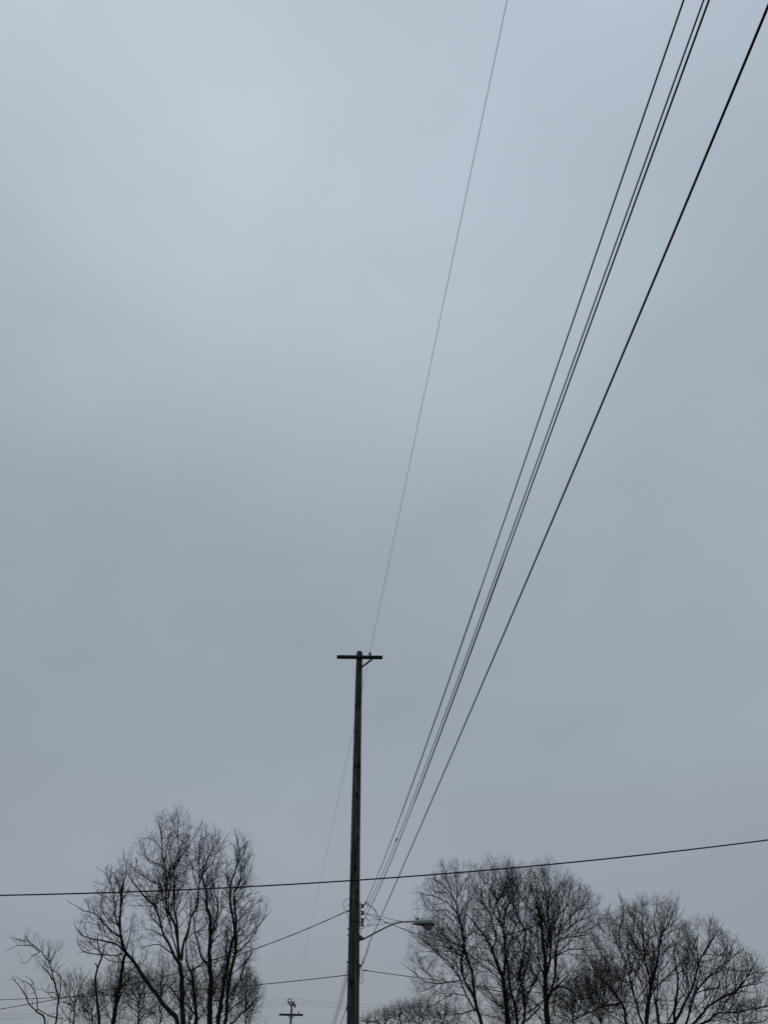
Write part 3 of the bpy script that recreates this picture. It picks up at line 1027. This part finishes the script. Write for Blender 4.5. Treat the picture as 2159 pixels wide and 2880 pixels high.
# --- left side
make_tree('bare tree leaning left, its trunk crossing a straight one beside the tall centre tree', 55,
    (tr('d', (430, 1440), (330, 1280), (250, 1180), (130, 1020), (0, 830), 'a', (1560, 850), (1460, 730), (1420, 600), (1395, 430), (1405, 250), (1420, 0), 'b', (770, 1650), (800, 1400), (825, 1290), (862, 1090)), 6.8, 1.2),
    [(tr('a', (1460, 740), (1340, 630), (1200, 605), (1060, 580), (960, 540), (890, 460), (865, 400)), 3.0, .8),
     (tr('a', (1400, 560), (1290, 480), (1200, 390), (1110, 290), (960, 240), (780, 135)), 3.0, .6),
     (tr('a', (1430, 760), (1280, 775), (1100, 760), (960, 710), (900, 590)), 2.4, .7),
     (tr('a', (1390, 440), (1350, 330), (1340, 180), 'b', (655, 1470), (630, 1320), (540, 1160), (400, 1045)), 2.2, .6),
     (tr('b', (800, 1400), (740, 1280), (690, 1160), (530, 1045)), 1.6, .5),
     (tr('b', (800, 1430), (800, 1280), (785, 1110)), 1.5, .5),
     (tr('a', (1110, 290), (1060, 170)), 1.5, .6),
     (tr('b', (630, 1400), (560, 1350), (460, 1300), (370, 1280)), 1.2, .5),
     (tr('a', (1395, 430), (1250, 340), (1190, 200), (1195, 75)), 1.5, .5)],
    [(205, 2640), (215, 2560), (250, 2520), (270, 2460), (300, 2440), (340, 2400), (375, 2440), (395, 2500), (395, 2600), (380, 2690), (300, 2700), (215, 2690)], 11, dens=.72, tw=1.12, group=GL, l1=(.4, 2.0))

make_tree('straight bare tree ending in a split reddish stub behind the leaning trunk', 57,
    (tr('a', (1320, 1560), (1345, 1400), (1370, 1250), (1410, 1060), (1440, 850), (1465, 760)), 7.5, 4.2),
    [(tr('a', (1465, 760), (1490, 640), (1515, 540), (1535, 430)), 2.6, .8, .05),
     (tr('a', (1420, 850), (1380, 790), (1325, 800)), 1.4, .9),
     (tr('a', (1440, 1030), (1500, 960), (1600, 900), (1658, 880)), 2.0, .7),
     (tr('a', (1390, 1180), (1480, 1070), (1560, 1040), (1658, 1035)), 2.4, .9)],
    [(300, 2560), (380, 2560), (430, 2640), (440, 2760), (330, 2800), (300, 2700)], 12, dens=.8, tw=1.12, group=GL, l1=(.4, 1.6), limb_mats={0: 'barkred'})

make_tree('tallest bare tree of the left group, forking into long upright limbs', 55,
    (tr('d', (500, 1440), (492, 1200), (480, 900), (462, 700)), 8.2, 7.0),
    [(tr('d', (455, 700), (400, 600), (330, 470), (260, 340), (220, 170), (160, 0), 'b', (1150, 1500), (1030, 1360), (960, 1270), (880, 1130), (860, 1000), (810, 740)), 4.6, .5, -.25),
     (tr('d', (462, 640), (440, 450), (400, 220), (330, 80), (300, 0), 'b', (1470, 1400), (1480, 1200), (1440, 1020), (1415, 800), (1400, 500), (1380, 330), (1440, 180)), 4.4, .5, .15),
     (tr('d', (440, 430), (430, 250), (400, 0), 'b', (1590, 1400), (1595, 1080), (1560, 930), (1510, 790), (1420, 640)), 3.6, .5, -.12),
     (tr('b', (1515, 790), (1580, 650), (1658, 520), 'c', (110, 400), (100, 170), (35, 90)), 1.7, .4),
     (tr('b', (1595, 1050), (1640, 950), 'c', (100, 920), (130, 700), (115, 400), (180, 100)), 2.2, .4),
     (tr('c', (70, 980), (200, 850), (300, 660), (430, 490), (490, 330)), 1.8, .4),
     (tr('d', (480, 660), (510, 450), (560, 300), (600, 130), (670, 0), 'c', (440, 1400), (455, 1150), (440, 1000), (450, 700), (470, 550), (500, 330)), 4.8, .5, .3),
     (tr('c', (450, 1100), (570, 960), (580, 800), (550, 480)), 2.0, .5),
     (tr('c', (490, 1140), (620, 1010), (690, 880), (800, 700), (870, 560), (940, 480)), 2.0, .4),
     (tr('c', (450, 1060), (400, 930), (300, 710)), 1.6, .5),
     (tr('b', (1440, 1020), (1300, 970), (1170, 890), (1120, 710), (1010, 570)), 1.8, .4),
     (tr('b', (1410, 760), (1300, 640), (1200, 600), (1080, 600)), 1.3, .4),
     (tr('d', (410, 610), (320, 540), (210, 465), (60, 485), (0, 510)), 2.2, .9, -.4),
     (tr('d', (270, 370), (180, 320), (60, 275)), 1.6, .8, -.4),
     (tr('d', (490, 1200), (400, 1050), (300, 970), (150, 960)), 2.4, .9, .4),
     (tr('d', (520, 430), (620, 320), (720, 290), (860, 270)), 2.0, .8, -.3),
     (tr('b', (1450, 1560), (1280, 1500), (1010, 1490), (930, 1440)), 1.5, .6),
     (tr('b', (1400, 1420), (1330, 1310), (1180, 1230), (1080, 1140), (940, 1040)), 1.8, .5)],
    [(335, 2440), (350, 2390), (385, 2350), (420, 2320), (430, 2290), (470, 2275), (500, 2262), (540, 2290), (545, 2330), (570, 2308), (625, 2345), (650, 2350), (640, 2450), (600, 2600), (590, 2760), (500, 2800), (410, 2760), (370, 2600), (340, 2500)], 13, dens=.72, tw=1.12, gap=.9, group=GL, l1=(.4, 2.4), kink=.04)

make_tree('slender dark trunk just right of the tallest left tree', 56,
    (tr('d', (660, 1440), (655, 1300), (645, 1100), (610, 850), (560, 720), (540, 560), (545, 380)), 5.8, 1.5),
    [(tr('d', (600, 790), (740, 705), (900, 645), (1060, 590)), 2.6, 1.0, -.2),
     (tr('d', (650, 1000), (720, 870), (800, 780)), 1.6, .8),
     (tr('d', (640, 1320), (560, 1200), (520, 1180)), 2.4, 1.8),
     (tr('d', (600, 950), (530, 870), (500, 830)), 1.4, 1.0)],
    [(500, 2600), (560, 2570), (640, 2600), (650, 2760), (600, 2800), (500, 2780)], 14, dens=.8, tw=1.12, gap=.85, group=GL, l1=(.3, 1.6))

make_tree('thick grey trunk in the middle of the left group with a curved left limb', 58,
    (tr('d', (830, 1440), (830, 1200), (845, 900), (830, 700), (825, 500), (835, 300), (830, 120), (790, 0), 'c', (560, 1450), (520, 1280), (480, 1150)), 8.4, 2.2),
    [(tr('d', (800, 710), (720, 600), (700, 480), (655, 360), (640, 200), (630, 60)), 3.6, 1.4, -.2),
     (tr('d', (840, 350), (900, 160), (930, 0), 'c', (650, 1250), (700, 1080), (750, 900)), 2.6, .6, .3),
     (tr('c', (540, 1350), (640, 1250), (760, 1190), (880, 1150)), 1.8, .6),
     (tr('c', (590, 1600), (480, 1520), (400, 1420)), 1.5, .6),
     (tr('d', (850, 450), (960, 330), (1100, 250)), 1.8, .7),
     (tr('d', (850, 880), (920, 980), (960, 1050)), 1.8, 1.2),
     (tr('c', (480, 1150), (560, 950), (640, 780), (690, 600), (700, 450)), 1.8, .4),
     (tr('c', (700, 1080), (800, 980), (900, 980)), 1.2, .4)],
    [(560, 2340), (590, 2315), (620, 2345), (650, 2380), (665, 2500), (655, 2650), (650, 2880), (560, 2880), (540, 2600), (545, 2450)], 15, dens=.82, tw=1.12, gap=.85, group=GL, l1=(.4, 2.2))

make_tree('bare tree with two close trunks at the right edge of the left group', 56,
    (tr('d', (930, 1440), (965, 1200), (1000, 950), (1050, 700), (1090, 500), (1130, 300), (1110, 100), (1090, 0), 'c', (930, 1350), (980, 1180), (1030, 1000), (1070, 820), (1040, 650), (1000, 500), (990, 430)), 6.6, .5),
    [(tr('d', (1020, 1440), (1050, 1100), (1100, 750), (1145, 560), (1150, 300), (1150, 150), (1130, 0), 'c', (985, 1440), (1090, 1250), (1100, 1080), (1150, 950), (1280, 760)), 6.0, .5, .06),
     (tr('c', (1070, 820), (1120, 740), (1200, 650), (1230, 600)), 1.6, .4),
     (tr('c', (1040, 980), (1010, 820), (990, 720), (910, 670)), 1.4, .4),
     (tr('d', (1155, 570), (1280, 450), (1400, 280), (1500, 150), (1600, 30)), 2.6, .5, -.15),
     (tr('d', (1165, 470), (1300, 370), (1420, 230), (1520, 110)), 1.8, .5, .3),
     (tr('d', (1165, 330), (1230, 250), (1320, 170), (1400, 30)), 2.0, .5),
     (tr('d', (1080, 1090), (1180, 930), (1270, 700), (1340, 560), (1320, 430)), 2.8, .7, -.3),
     (tr('d', (1100, 1430), (1200, 1330), (1300, 1250), (1370, 1190)), 3.0, 2.2, -.2),
     (tr('d', (1095, 830), (1200, 740), (1290, 680), (1400, 590)), 1.8, .5),
     (tr('c', (1000, 1420), (1150, 1280), (1220, 1180)), 1.8, .5),
     (tr('d', (1060, 1300), (1150, 1200), (1260, 1120), (1330, 980)), 2.0, .6),
     (tr('c', (920, 1350), (880, 1200), (880, 1050), (870, 900)), 2.0, .5),
     (tr('c', (1100, 1120), (1180, 970), (1230, 880), (1320, 840)), 1.6, .4)],
    [(625, 2420), (640, 2350), (660, 2328), (700, 2348), (712, 2400), (705, 2440), (722, 2460), (735, 2510), (765, 2530), (765, 2560), (740, 2600), (722, 2650), (732, 2680), (715, 2730), (722, 2790), (725, 2860), (690, 2895), (640, 2880), (610, 2700), (615, 2500)], 16, dens=.86, tw=1.12, gap=.85, group=GL, l1=(.5, 2.2))

make_tree('thin crooked tree at the far left with a drooping twiggy top', 48,
    (tr('a', (650, 1575), (670, 1420), (690, 1275), (640, 1120), (610, 1000), (590, 880), (530, 790), (450, 700), (350, 620), (250, 590), (130, 570)), 2.9, .45),
    [(tr('a', (690, 1275), (715, 1150), (700, 1020), (600, 930)), 2.0, 1.0, .1),
     (tr('a', (470, 740), (370, 670), (230, 655), (140, 695), (60, 730)), 1.6, .5),
     (tr('a', (460, 745), (390, 780), (300, 870), (230, 850)), 1.3, .4),
     (tr('a', (590, 850), (560, 740), (590, 660)), 1.4, .4),
     (tr('a', (590, 850), (630, 760), (700, 700), (735, 655)), 1.5, .4),
     (tr('a', (610, 1060), (560, 970), (490, 900)), 2.2, 1.6, -.1),
     (tr('a', (645, 1205), (560, 1210), (500, 1170), (430, 1170)), 1.4, .5),
     (tr('a', (350, 620), (290, 540), (315, 505)), 1.0, .4),
     (tr('a', (655, 980), (700, 900), (760, 870)), 1.0, .35)],
    [(8, 2682), (25, 2640), (60, 2620), (90, 2618), (130, 2640), (150, 2650), (185, 2645), (190, 2690), (165, 2740), (180, 2800), (160, 2840), (110, 2810), (95, 2760), (70, 2715), (40, 2700)], 17, dens=.85, gap=9.0, noise=.12, group=GL, l1=(.25, .8), wide=.3)

make_tree('low bare sapling with two bent stems at the bottom left corner', 47,
    (tr('a', (530, 1575), (430, 1430), (330, 1320), (300, 1240), (210, 1110), (160, 1060), (100, 1050)), 2.4, .45),
    [(tr('a', (435, 1440), (440, 1280), (400, 1170), (330, 1100), (240, 1060), (180, 1010)), 1.9, .5),
     (tr('a', (405, 1170), (390, 1110), (350, 1050), (295, 1010)), 1.2, .4),
     (tr('a', (440, 1400), (520, 1450), (620, 1490), (720, 1505), (830, 1520)), 1.6, .6),
     (tr('a', (190, 1090), (140, 1010)), 1.0, .5),
     (tr('a', (330, 1320), (312, 1230)), 1.3, .7),
     (tr('a', (415, 1210), (360, 1220), (310, 1240)), .8, .4)],
    [(60, 2760), (90, 2745), (130, 2790), (200, 2850), (210, 2880), (130, 2870), (90, 2840), (50, 2800)], 18, dens=.4, gap=9.0, group=GL, l1=(.2, .5), wide=.25)

make_tree('dead twigless snag with a forked top left of the leaning tree', 52,
    (tr('a', (1160, 1560), (1145, 1400), (1130, 1250), (1110, 1080), (1140, 930), (1190, 800), (1160, 720), (1138, 600), (1152, 520)), 5.0, 1.2),
    [(tr('a', (1188, 805), (1210, 720), (1228, 620)), 2.2, .9, .1),
     (tr('a', (1142, 925), (1125, 885), (1108, 872)), 2.4, 1.6, .1)],
    [(270, 2640), (290, 2640), (300, 2750), (270, 2750)], 19, fine=False, group=GL)

# undergrowth trees in the left group
gg = np.random.default_rng(101)


def small_tree(label, x, ytop, half, Y, seed, group, twig='twig', bark='bark', dens=.85, rpx=1.9, nl=7, up=.05, l1=(.5, 1.7)):
    """a bushy young tree: several crooked stems fanning from low on the trunk"""
    g = np.random.default_rng(seed)
    half = half * 1.6
    dens = dens * 1.0
    H = 2900 - ytop
    lean = g.uniform(-.3, .3) * half
    wig = lambda k: g.uniform(-k, k) * half
    tp = [(x, 2897), (x + lean * .3 + wig(.08), 2895 - H * .3), (x + lean * .8 + wig(.12), 2895 - H * .62), (x + lean + wig(.1), ytop + 4)]
    limbs = []
    for i in range(nl):
        f = g.uniform(0, .5)
        aim = (2 * (i + g.uniform(.2, .8)) / nl - 1)
        y0 = 2897 - H * f
        x0 = x + lean * f + wig(.03)
        yt = ytop + H * (.05 + .45 * abs(aim) ** 1.5) + g.uniform(-.06, .14) * H
        yt = min(yt, y0 - 12)
        x1 = x + aim * half * .95
        limbs.append(([(x0, y0), (x0 + (x1 - x0) * .4 + wig(.12), y0 + (yt - y0) * .28), (x0 + (x1 - x0) * .78 + wig(.14), y0 + (yt - y0) * .62), (x1 + wig(.1), yt)], rpx * g.uniform(.5, .85), .45))
    n = 13
    poly = [(x - half * .9, 2940)]
    for i in range(n):
        u_ = -1 + 2 * i / (n - 1)
        top = ytop + H * (.42 * abs(u_) ** 2.2 + g.uniform(-.05, .16))
        poly.append((x + half * u_ * 1.05, top))
    poly.append((x + half * .9, 2940))
    return make_tree(label, Y, (tp, rpx, .5), limbs, poly, seed, dens=dens, group=group, twig=twig, bark=bark, up=up, name='small_bare_tree', l1=l1, noise=.13, kink=.09, gap=.85, tw=1.1, ang=(28, 66), ang2=(26, 62))


small_tree('small twiggy tree between the snag and the crooked far left tree', 205, 2715, 48, 60, 201, GL, nl=8, dens=.7)
small_tree('small twiggy tree at the foot of the snag', 262, 2742, 42, 62, 202, GL)
small_tree('small twiggy tree in the gap between straight trunk and leaning trunk', 388, 2702, 48, 64, 203, GL, dens=.95)
small_tree('small twiggy tree left of the tallest trunk, under the leaning one', 450, 2680, 50, 66, 204, GL)
small_tree('small twiggy tree behind the foot of the tallest left trunk', 535, 2740, 44, 67, 205, GL)
small_tree('small twiggy tree behind the thick grey trunk', 612, 2715, 46, 66, 206, GL)
small_tree('small twiggy tree at the right foot of the left group', 694, 2700, 36, 63, 207, GL, dens=1.0)
small_tree('small twiggy tree behind the straight trunk with the stub', 318, 2690, 40, 65, 208, GL, dens=.95)

# --- right side
make_tree('spreading bare tree behind the street lamp, leftmost of the right group', 56,
    (tr('f', (885, 980), (840, 850), (805, 690), (785, 480), (735, 290), (692, 190), (690, 60), 'e', (740, 800), (710, 620), (660, 520), (580, 300), (555, 170)), 5.6, .5),
    [(tr('f', (800, 690), (720, 560), (672, 430), (668, 280), (690, 180), (710, 0), 'e', (790, 950), (755, 820)), 4.2, 2.0, .1),
     (tr('f', (815, 850), (740, 720), (680, 590), (640, 490), (540, 330), (430, 250), (300, 130), (120, 0), 'e', (0, 905)), 3.2, .5, -.2),
     (tr('f', (655, 520), (560, 530), (420, 553), (300, 530), (200, 460), (130, 410), (20, 325)), 2.0, .5, .3),
     (tr('f', (420, 553), (330, 600), (250, 635), (160, 640)), 1.3, .4),
     (tr('f', (720, 685), (640, 665), (570, 660), (470, 720), (360, 780), (200, 800)), 1.8, .5, -.3),
     (tr('f', (830, 820), (720, 850), (600, 880), (450, 880), (280, 888)), 2.0, .5, -.3),
     (tr('e', (725, 740), (640, 640), (560, 580), (400, 520), (280, 490), (160, 480)), 1.9, .4),
     (tr('e', (740, 810), (650, 740), (560, 690), (450, 700), (330, 690), (230, 680)), 1.7, .4),
     (tr('e', (710, 620), (720, 450), (700, 300), (705, 180)), 1.8, .4),
     (tr('e', (720, 540), (790, 400), (850, 300), (880, 240)), 1.6, .4),
     (tr('e', (650, 510), (540, 390), (440, 330), (350, 290)), 1.5, .4),
     (tr('e', (740, 780), (820, 640), (860, 560), (830, 430)), 1.4, .4),
     (tr('f', (690, 190), (580, 110), (440, 60), (260, 0)), 1.9, .5),
     (tr('f', (690, 210), (560, 180), (430, 150), (280, 130)), 1.6, .5),
     (tr('f', (670, 260), (570, 210), (400, 215), (240, 215)), 1.5, .4),
     (tr('f', (710, 210), (820, 300), (940, 400), (1050, 480)), 1.6, .9),
     (tr('f', (800, 580), (900, 620), (1000, 660), (1080, 690)), 1.5, .8)],
    [(1115, 2690), (1140, 2650), (1122, 2625), (1140, 2600), (1165, 2560), (1160, 2525), (1150, 2508), (1190, 2480), (1200, 2465), (1225, 2450), (1235, 2422), (1265, 2418), (1300, 2420), (1350, 2440), (1370, 2560), (1370, 2760), (1360, 2930), (1170, 2930), (1125, 2830), (1160, 2790), (1130, 2755), (1160, 2730)], 31, dens=.9, gap=.74, tw=0.92, group=GR, noise=.095, ang=(28, 66), ang2=(28, 66), l1=(.5, 2.6), up=.05)

make_tree('multi-stemmed bare tree in the centre of the right group', 57,
    (tr('f', (1155, 980), (1135, 750), (1110, 560), (1085, 450), (1040, 330), (985, 180), (930, 80), 'e', (870, 790), (800, 740)), 8.0, 1.0),
    [(tr('f', (1130, 700), (1110, 500), (1130, 300), (1120, 100), 'e', (1290, 1000), (1250, 850), (1210, 600), (1150, 400), (1140, 200), (1095, 60)), 5.2, .5, .1),
     (tr('f', (1250, 980), (1230, 780), (1180, 600), (1160, 400), (1130, 200), (1150, 0)), 5.2, 2.2, -.15),
     (tr('f', (1320, 980), (1330, 700), (1290, 450), (1330, 200), (1340, 0), 'e', (1420, 700), (1400, 450), (1330, 200), (1320, 90)), 4.4, .5, .12),
     (tr('e', (1195, 1047), (1170, 900), (1120, 740), (1000, 560), (930, 420), (900, 300), (880, 140)), 3.0, .5),
     (tr('e', (1290, 900), (1330, 650), (1470, 560), (1560, 430), (1600, 300)), 2.4, .5),
     (tr('e', (1210, 600), (1300, 450), (1330, 300), (1350, 180)), 2.0, .5),
     (tr('e', (1190, 530), (1100, 420), (1000, 280), (960, 220)), 1.7, .4),
     (tr('f', (1060, 490), (980, 420), (900, 350), (800, 290), (715, 215)), 2.2, .8, -.25),
     (tr('f', (1095, 640), (950, 605), (800, 580)), 1.6, .7),
     (tr('f', (1115, 820), (1030, 760), (950, 700), (820, 600)), 2.0, .7, -.3),
     (tr('f', (1110, 940), (1020, 900), (880, 885)), 1.4, .6),
     (tr('f', (1210, 640), (1270, 540), (1280, 430)), 2.2, 1.0),
     (tr('e', (1250, 860), (1180, 760), (1130, 640), (1080, 560), (960, 480)), 2.0, .5),
     (tr('e', (1400, 680), (1480, 600), (1560, 560)), 1.5, .5),
     (tr('f', (1040, 330), (940, 300), (840, 330)), 1.2, .5),
     (tr('f', (1320, 900), (1380, 660), (1470, 480), (1490, 380)), 2.4, 1.0),
     (tr('f', (1350, 950), (1480, 820), (1530, 760)), 3.0, 1.6)],
    [(1285, 2520), (1315, 2445), (1345, 2425), (1370, 2408), (1440, 2415), (1510, 2425), (1540, 2600), (1530, 2760), (1480, 2930), (1340, 2930), (1310, 2650)], 32, dens=.9, gap=.74, tw=1.0, group=GR, noise=.095, ang=(28, 66), ang2=(28, 66), l1=(.5, 2.6), up=.07)

make_tree('bare tree with a thick trunk and rounded top, right of the multi-stemmed one', 55,
    (tr('g', (275, 2212), (255, 1950), (245, 1700), (240, 1450), (205, 1100), (180, 820), (110, 600), (60, 420)), 9.4, 1.0),
    [(tr('g', (250, 1600), (290, 1450), (312, 1200), (310, 1050), (280, 700), (300, 450), (280, 330), (285, 80)), 4.4, .4, .1),
     (tr('g', (300, 1830), (365, 1600), (385, 1350), (405, 1100), (460, 850), (550, 550), (600, 350), (590, 290)), 4.2, .4, -.1),
     (tr('g', (440, 1000), (520, 880), (660, 740), (770, 630), (835, 470)), 1.9, .4),
     (tr('g', (420, 1130), (520, 1000), (700, 850), (840, 720), (940, 650)), 1.9, .4),
     (tr('g', (445, 1120), (560, 1040), (720, 960), (850, 880)), 1.6, .4),
     (tr('g', (460, 1110), (620, 1080), (760, 1060), (850, 1000)), 1.4, .4),
     (tr('g', (390, 1330), (500, 1270), (620, 1250), (760, 1230), (900, 1190)), 2.2, .5),
     (tr('g', (290, 1820), (370, 1750), (470, 1740), (560, 1780), (640, 1840), (720, 1900)), 3.6, 1.4, -.3),
     (tr('g', (370, 1760), (440, 1680), (520, 1600), (620, 1520)), 2.6, .9),
     (tr('g', (310, 1050), (400, 830), (430, 650), (520, 560)), 1.8, .4),
     (tr('g', (285, 700), (380, 560), (440, 420), (530, 230)), 1.6, .4),
     (tr('g', (180, 830), (270, 720), (240, 480), (200, 330)), 1.7, .4),
     (tr('g', (190, 1500), (150, 1300), (150, 1050), (100, 850)), 2.4, .6),
     (tr('g', (230, 1780), (150, 1620), (60, 1520)), 1.8, .7),
     (tr('g', (230, 1900), (130, 1980), (0, 2100)), 2.6, 1.6),
     (tr('g', (510, 700), (600, 560), (690, 430), (700, 380)), 1.4, .4),
     (tr('g', (300, 1150), (230, 1060), (150, 900), (30, 800)), 1.6, .4)],
    [(1430, 2520), (1465, 2440), (1510, 2420), (1540, 2412), (1565, 2425), (1595, 2445), (1605, 2465), (1635, 2480), (1645, 2500), (1672, 2500), (1708, 2540), (1742, 2620), (1755, 2720), (1720, 2930), (1480, 2930), (1430, 2700)], 33, dens=.9, gap=.74, tw=0.95, group=GR, noise=.095, ang=(28, 66), ang2=(28, 66), l1=(.5, 2.6), up=.07)

make_tree('dense bushy bare tree with upright stems, second from the right edge', 50,
    (tr('h', (240, 1579), (258, 1330), (290, 1150), (340, 950), (395, 650), (425, 500), (500, 380), (600, 110)), 6.8, .6),
    [(tr('h', (275, 1180), (265, 1000), (215, 830), (195, 500), (190, 250), (190, 20)), 3.6, .4, .1),
     (tr('h', (335, 950), (260, 760), (130, 620), (20, 480)), 2.2, .5),
     (tr('h', (190, 1579), (110, 1300), (45, 1050), 'g', (1330, 1600), (1220, 1250), (1050, 1050), (900, 900)), 3.6, .5, -.15),
     (tr('g', (1300, 2212), (1260, 2000), (1080, 1740), (920, 1600), (780, 1490), (700, 1420)), 5.0, .6, .2),
     (tr('g', (1210, 1950), (1000, 1980), (800, 2070), (560, 2190)), 3.4, 1.2, -.2),
     (tr('h', (400, 640), (330, 430), (350, 250), (450, 80)), 1.8, .4),
     (tr('h', (420, 520), (520, 420), (640, 300), (680, 200)), 1.6, .4),
     (tr('h', (350, 900), (430, 760), (540, 620), (640, 480)), 1.8, .4),
     (tr('h', (195, 560), (120, 400), (30, 250)), 1.5, .4),
     (tr('g', (1210, 1230), (1200, 1000), (1250, 800), (1200, 560), (1180, 430)), 2.0, .4),
     (tr('g', (1080, 1080), (1040, 850), (1050, 740), (1085, 660)), 1.5, .4),
     (tr('g', (1330, 1600), (1400, 1300), (1380, 1000), (1420, 760)), 2.0, .4),
     (tr('g', (1100, 1760), (1080, 1500), (980, 1300), (900, 1140)), 2.0, .4),
     (tr('g', (1440, 1850), (1400, 1700), (1200, 1640)), 1.6, .7),
     (tr('h', (360, 1130), (370, 1000), (480, 880), (530, 780)), 1.8, .5),
     (tr('g', (1000, 1680), (900, 1560), (800, 1360), (720, 1240)), 1.6, .4)],
    [(1585, 2760), (1612, 2660), (1648, 2592), (1685, 2558), (1722, 2556), (1738, 2540), (1745, 2510), (1765, 2535), (1795, 2525), (1805, 2510), (1825, 2535), (1850, 2515), (1875, 2518), (1915, 2518), (1925, 2570), (1960, 2620), (1960, 2720), (1920, 2930), (1780, 2940), (1640, 2930), (1620, 2820)], 34, dens=.92, gap=.76, tw=1.22, noise=.10, ang=(26, 62), ang2=(26, 58), bark='barkbrown', twig='twigbrown', group=GR, l1=(.4, 2.0), up=.08)

make_tree('wide spreading bare tree reaching out of the right edge', 49,
    (tr('h', (560, 1579), (580, 1330), (600, 1150), (592, 1000), (560, 760), (600, 560)), 4.6, .8),
    [(tr('h', (565, 1560), (640, 1430), (715, 1270), (780, 1130), (850, 870), (930, 700), (1030, 550), (1135, 400)), 4.6, .5, .1),
     (tr('h', (700, 1570), (760, 1330), (800, 1220), (960, 1030), (1150, 870), (1290, 760), (1335, 640)), 3.6, .5, -.2),
     (tr('h', (780, 1579), (1000, 1340), (1250, 1210), (1400, 1040), (1500, 870), (1560, 760)), 3.6, .5, .2),
     (tr('h', (900, 1560), (1020, 1480), (1100, 1455), (1300, 1440), (1500, 1400), (1658, 1380), (1800, 1330)), 3.0, .6, -.2),
     (tr('h', (1100, 1450), (1160, 1340), (1300, 1180), (1420, 1020), (1560, 960), (1700, 880)), 2.4, .5),
     (tr('h', (850, 870), (820, 700), (840, 520), (820, 320)), 2.0, .4),
     (tr('h', (900, 780), (980, 640), (960, 480), (1010, 330)), 1.8, .4),
     (tr('h', (590, 1000), (700, 900), (740, 720), (750, 540)), 1.8, .5),
     (tr('h', (960, 1030), (1080, 960), (1200, 830), (1230, 690), (1300, 520)), 1.8, .4),
     (tr('h', (1330, 1150), (1480, 1120), (1600, 1080), (1750, 1040)), 1.6, .4),
     (tr('h', (790, 1230), (940, 1170), (1080, 1150), (1200, 1130)), 1.8, .5),
     (tr('h', (560, 1570), (460, 1579)), 2.6, 2.2),
     (tr('h', (480, 1560), (600, 1330), (700, 1180), (720, 1000), (690, 930)), 2.0, .6),
     (tr('h', (480, 1520), (470, 1290), (400, 1200), (390, 1140)), 1.6, .6),
     (tr('h', (1090, 860), (1150, 740), (1140, 660)), 1.2, .4),
     (tr('h', (1500, 870), (1430, 780), (1390, 740)), 1.2, .4)],
    [(1860, 2660), (1915, 2600), (1960, 2570), (1990, 2580), (2030, 2590), (2045, 2610), (2050, 2640), (2085, 2650), (2100, 2680), (2130, 2680), (2150, 2695), (2165, 2710), (2210, 2740), (2240, 2800), (2240, 2940), (1940, 2940), (1890, 2860), (1900, 2740)], 35, dens=.86, gap=.78, tw=1.2, noise=.10, ang=(26, 64), ang2=(26, 58), bark='barkbrown', twig='twigbrown', group=GR, l1=(.4, 1.8), up=.07)

make_tree('pale tan trunk with dark forked branches inside the right group', 53,
    (tr('p', (990, 1650), (960, 1400), (910, 1150), (885, 900), (875, 830)), 5.2, 4.2),
    [(tr('p', (880, 850), (830, 700), (790, 500), (760, 250), (740, -100), (700, -400)), 2.6, .7, .1),
     (tr('p', (890, 860), (925, 600), (940, 300), (950, 0), (990, -300), (1000, -600)), 2.6, .7, .1),
     (tr('p', (935, 330), (1020, 200), (1080, 30), (1150, -150)), 1.6, .6)],
    [(1810, 2640), (1880, 2640), (1900, 2780), (1850, 2830), (1800, 2780)], 36, dens=.7, bark='barkpale', limb_mats={0: 'barkbrown', 1: 'barkbrown', 2: 'barkbrown'}, group=GR, l1=(.3, 1.2))

small_tree('low brown thicket tree right beside the pole foot', 1036, 2850, 26, 88, 301, GR, twig='twigbrown', bark='barkbrown', nl=7, dens=.8)
small_tree('low brown thicket tree, second right of the pole foot', 1080, 2828, 34, 86, 302, GR, twig='twigbrown', bark='barkbrown', nl=8, dens=.8)
small_tree('low twiggy tree, third right of the pole foot', 1128, 2810, 36, 84, 303, GR, nl=8, dens=.8)
small_tree('low twiggy tree under the left limbs of the tree behind the lamp', 1178, 2802, 38, 80, 304, GR, nl=8, dens=.8)
small_tree('low twiggy tree below the leftmost trunk of the right group', 1245, 2815, 40, 78, 305, GR, nl=8, dens=.8)
small_tree('low twiggy tree between the multi-stemmed tree and the thick trunk', 1440, 2770, 44, 70, 306, GR, nl=8)
small_tree('dense low tree forming a dark clump right of the thick trunk', 1612, 2725, 52, 63, 307, GR, nl=10, dens=1.15, twig='twigbrown', bark='barkbrown')
small_tree('dense low tree in the dark dip between the right crowns', 1690, 2680, 56, 60, 308, GR, nl=10, dens=1.05)
small_tree('low twiggy tree at the bottom right corner under the spreading limbs', 2080, 2800, 60, 60, 309, GR, nl=9)
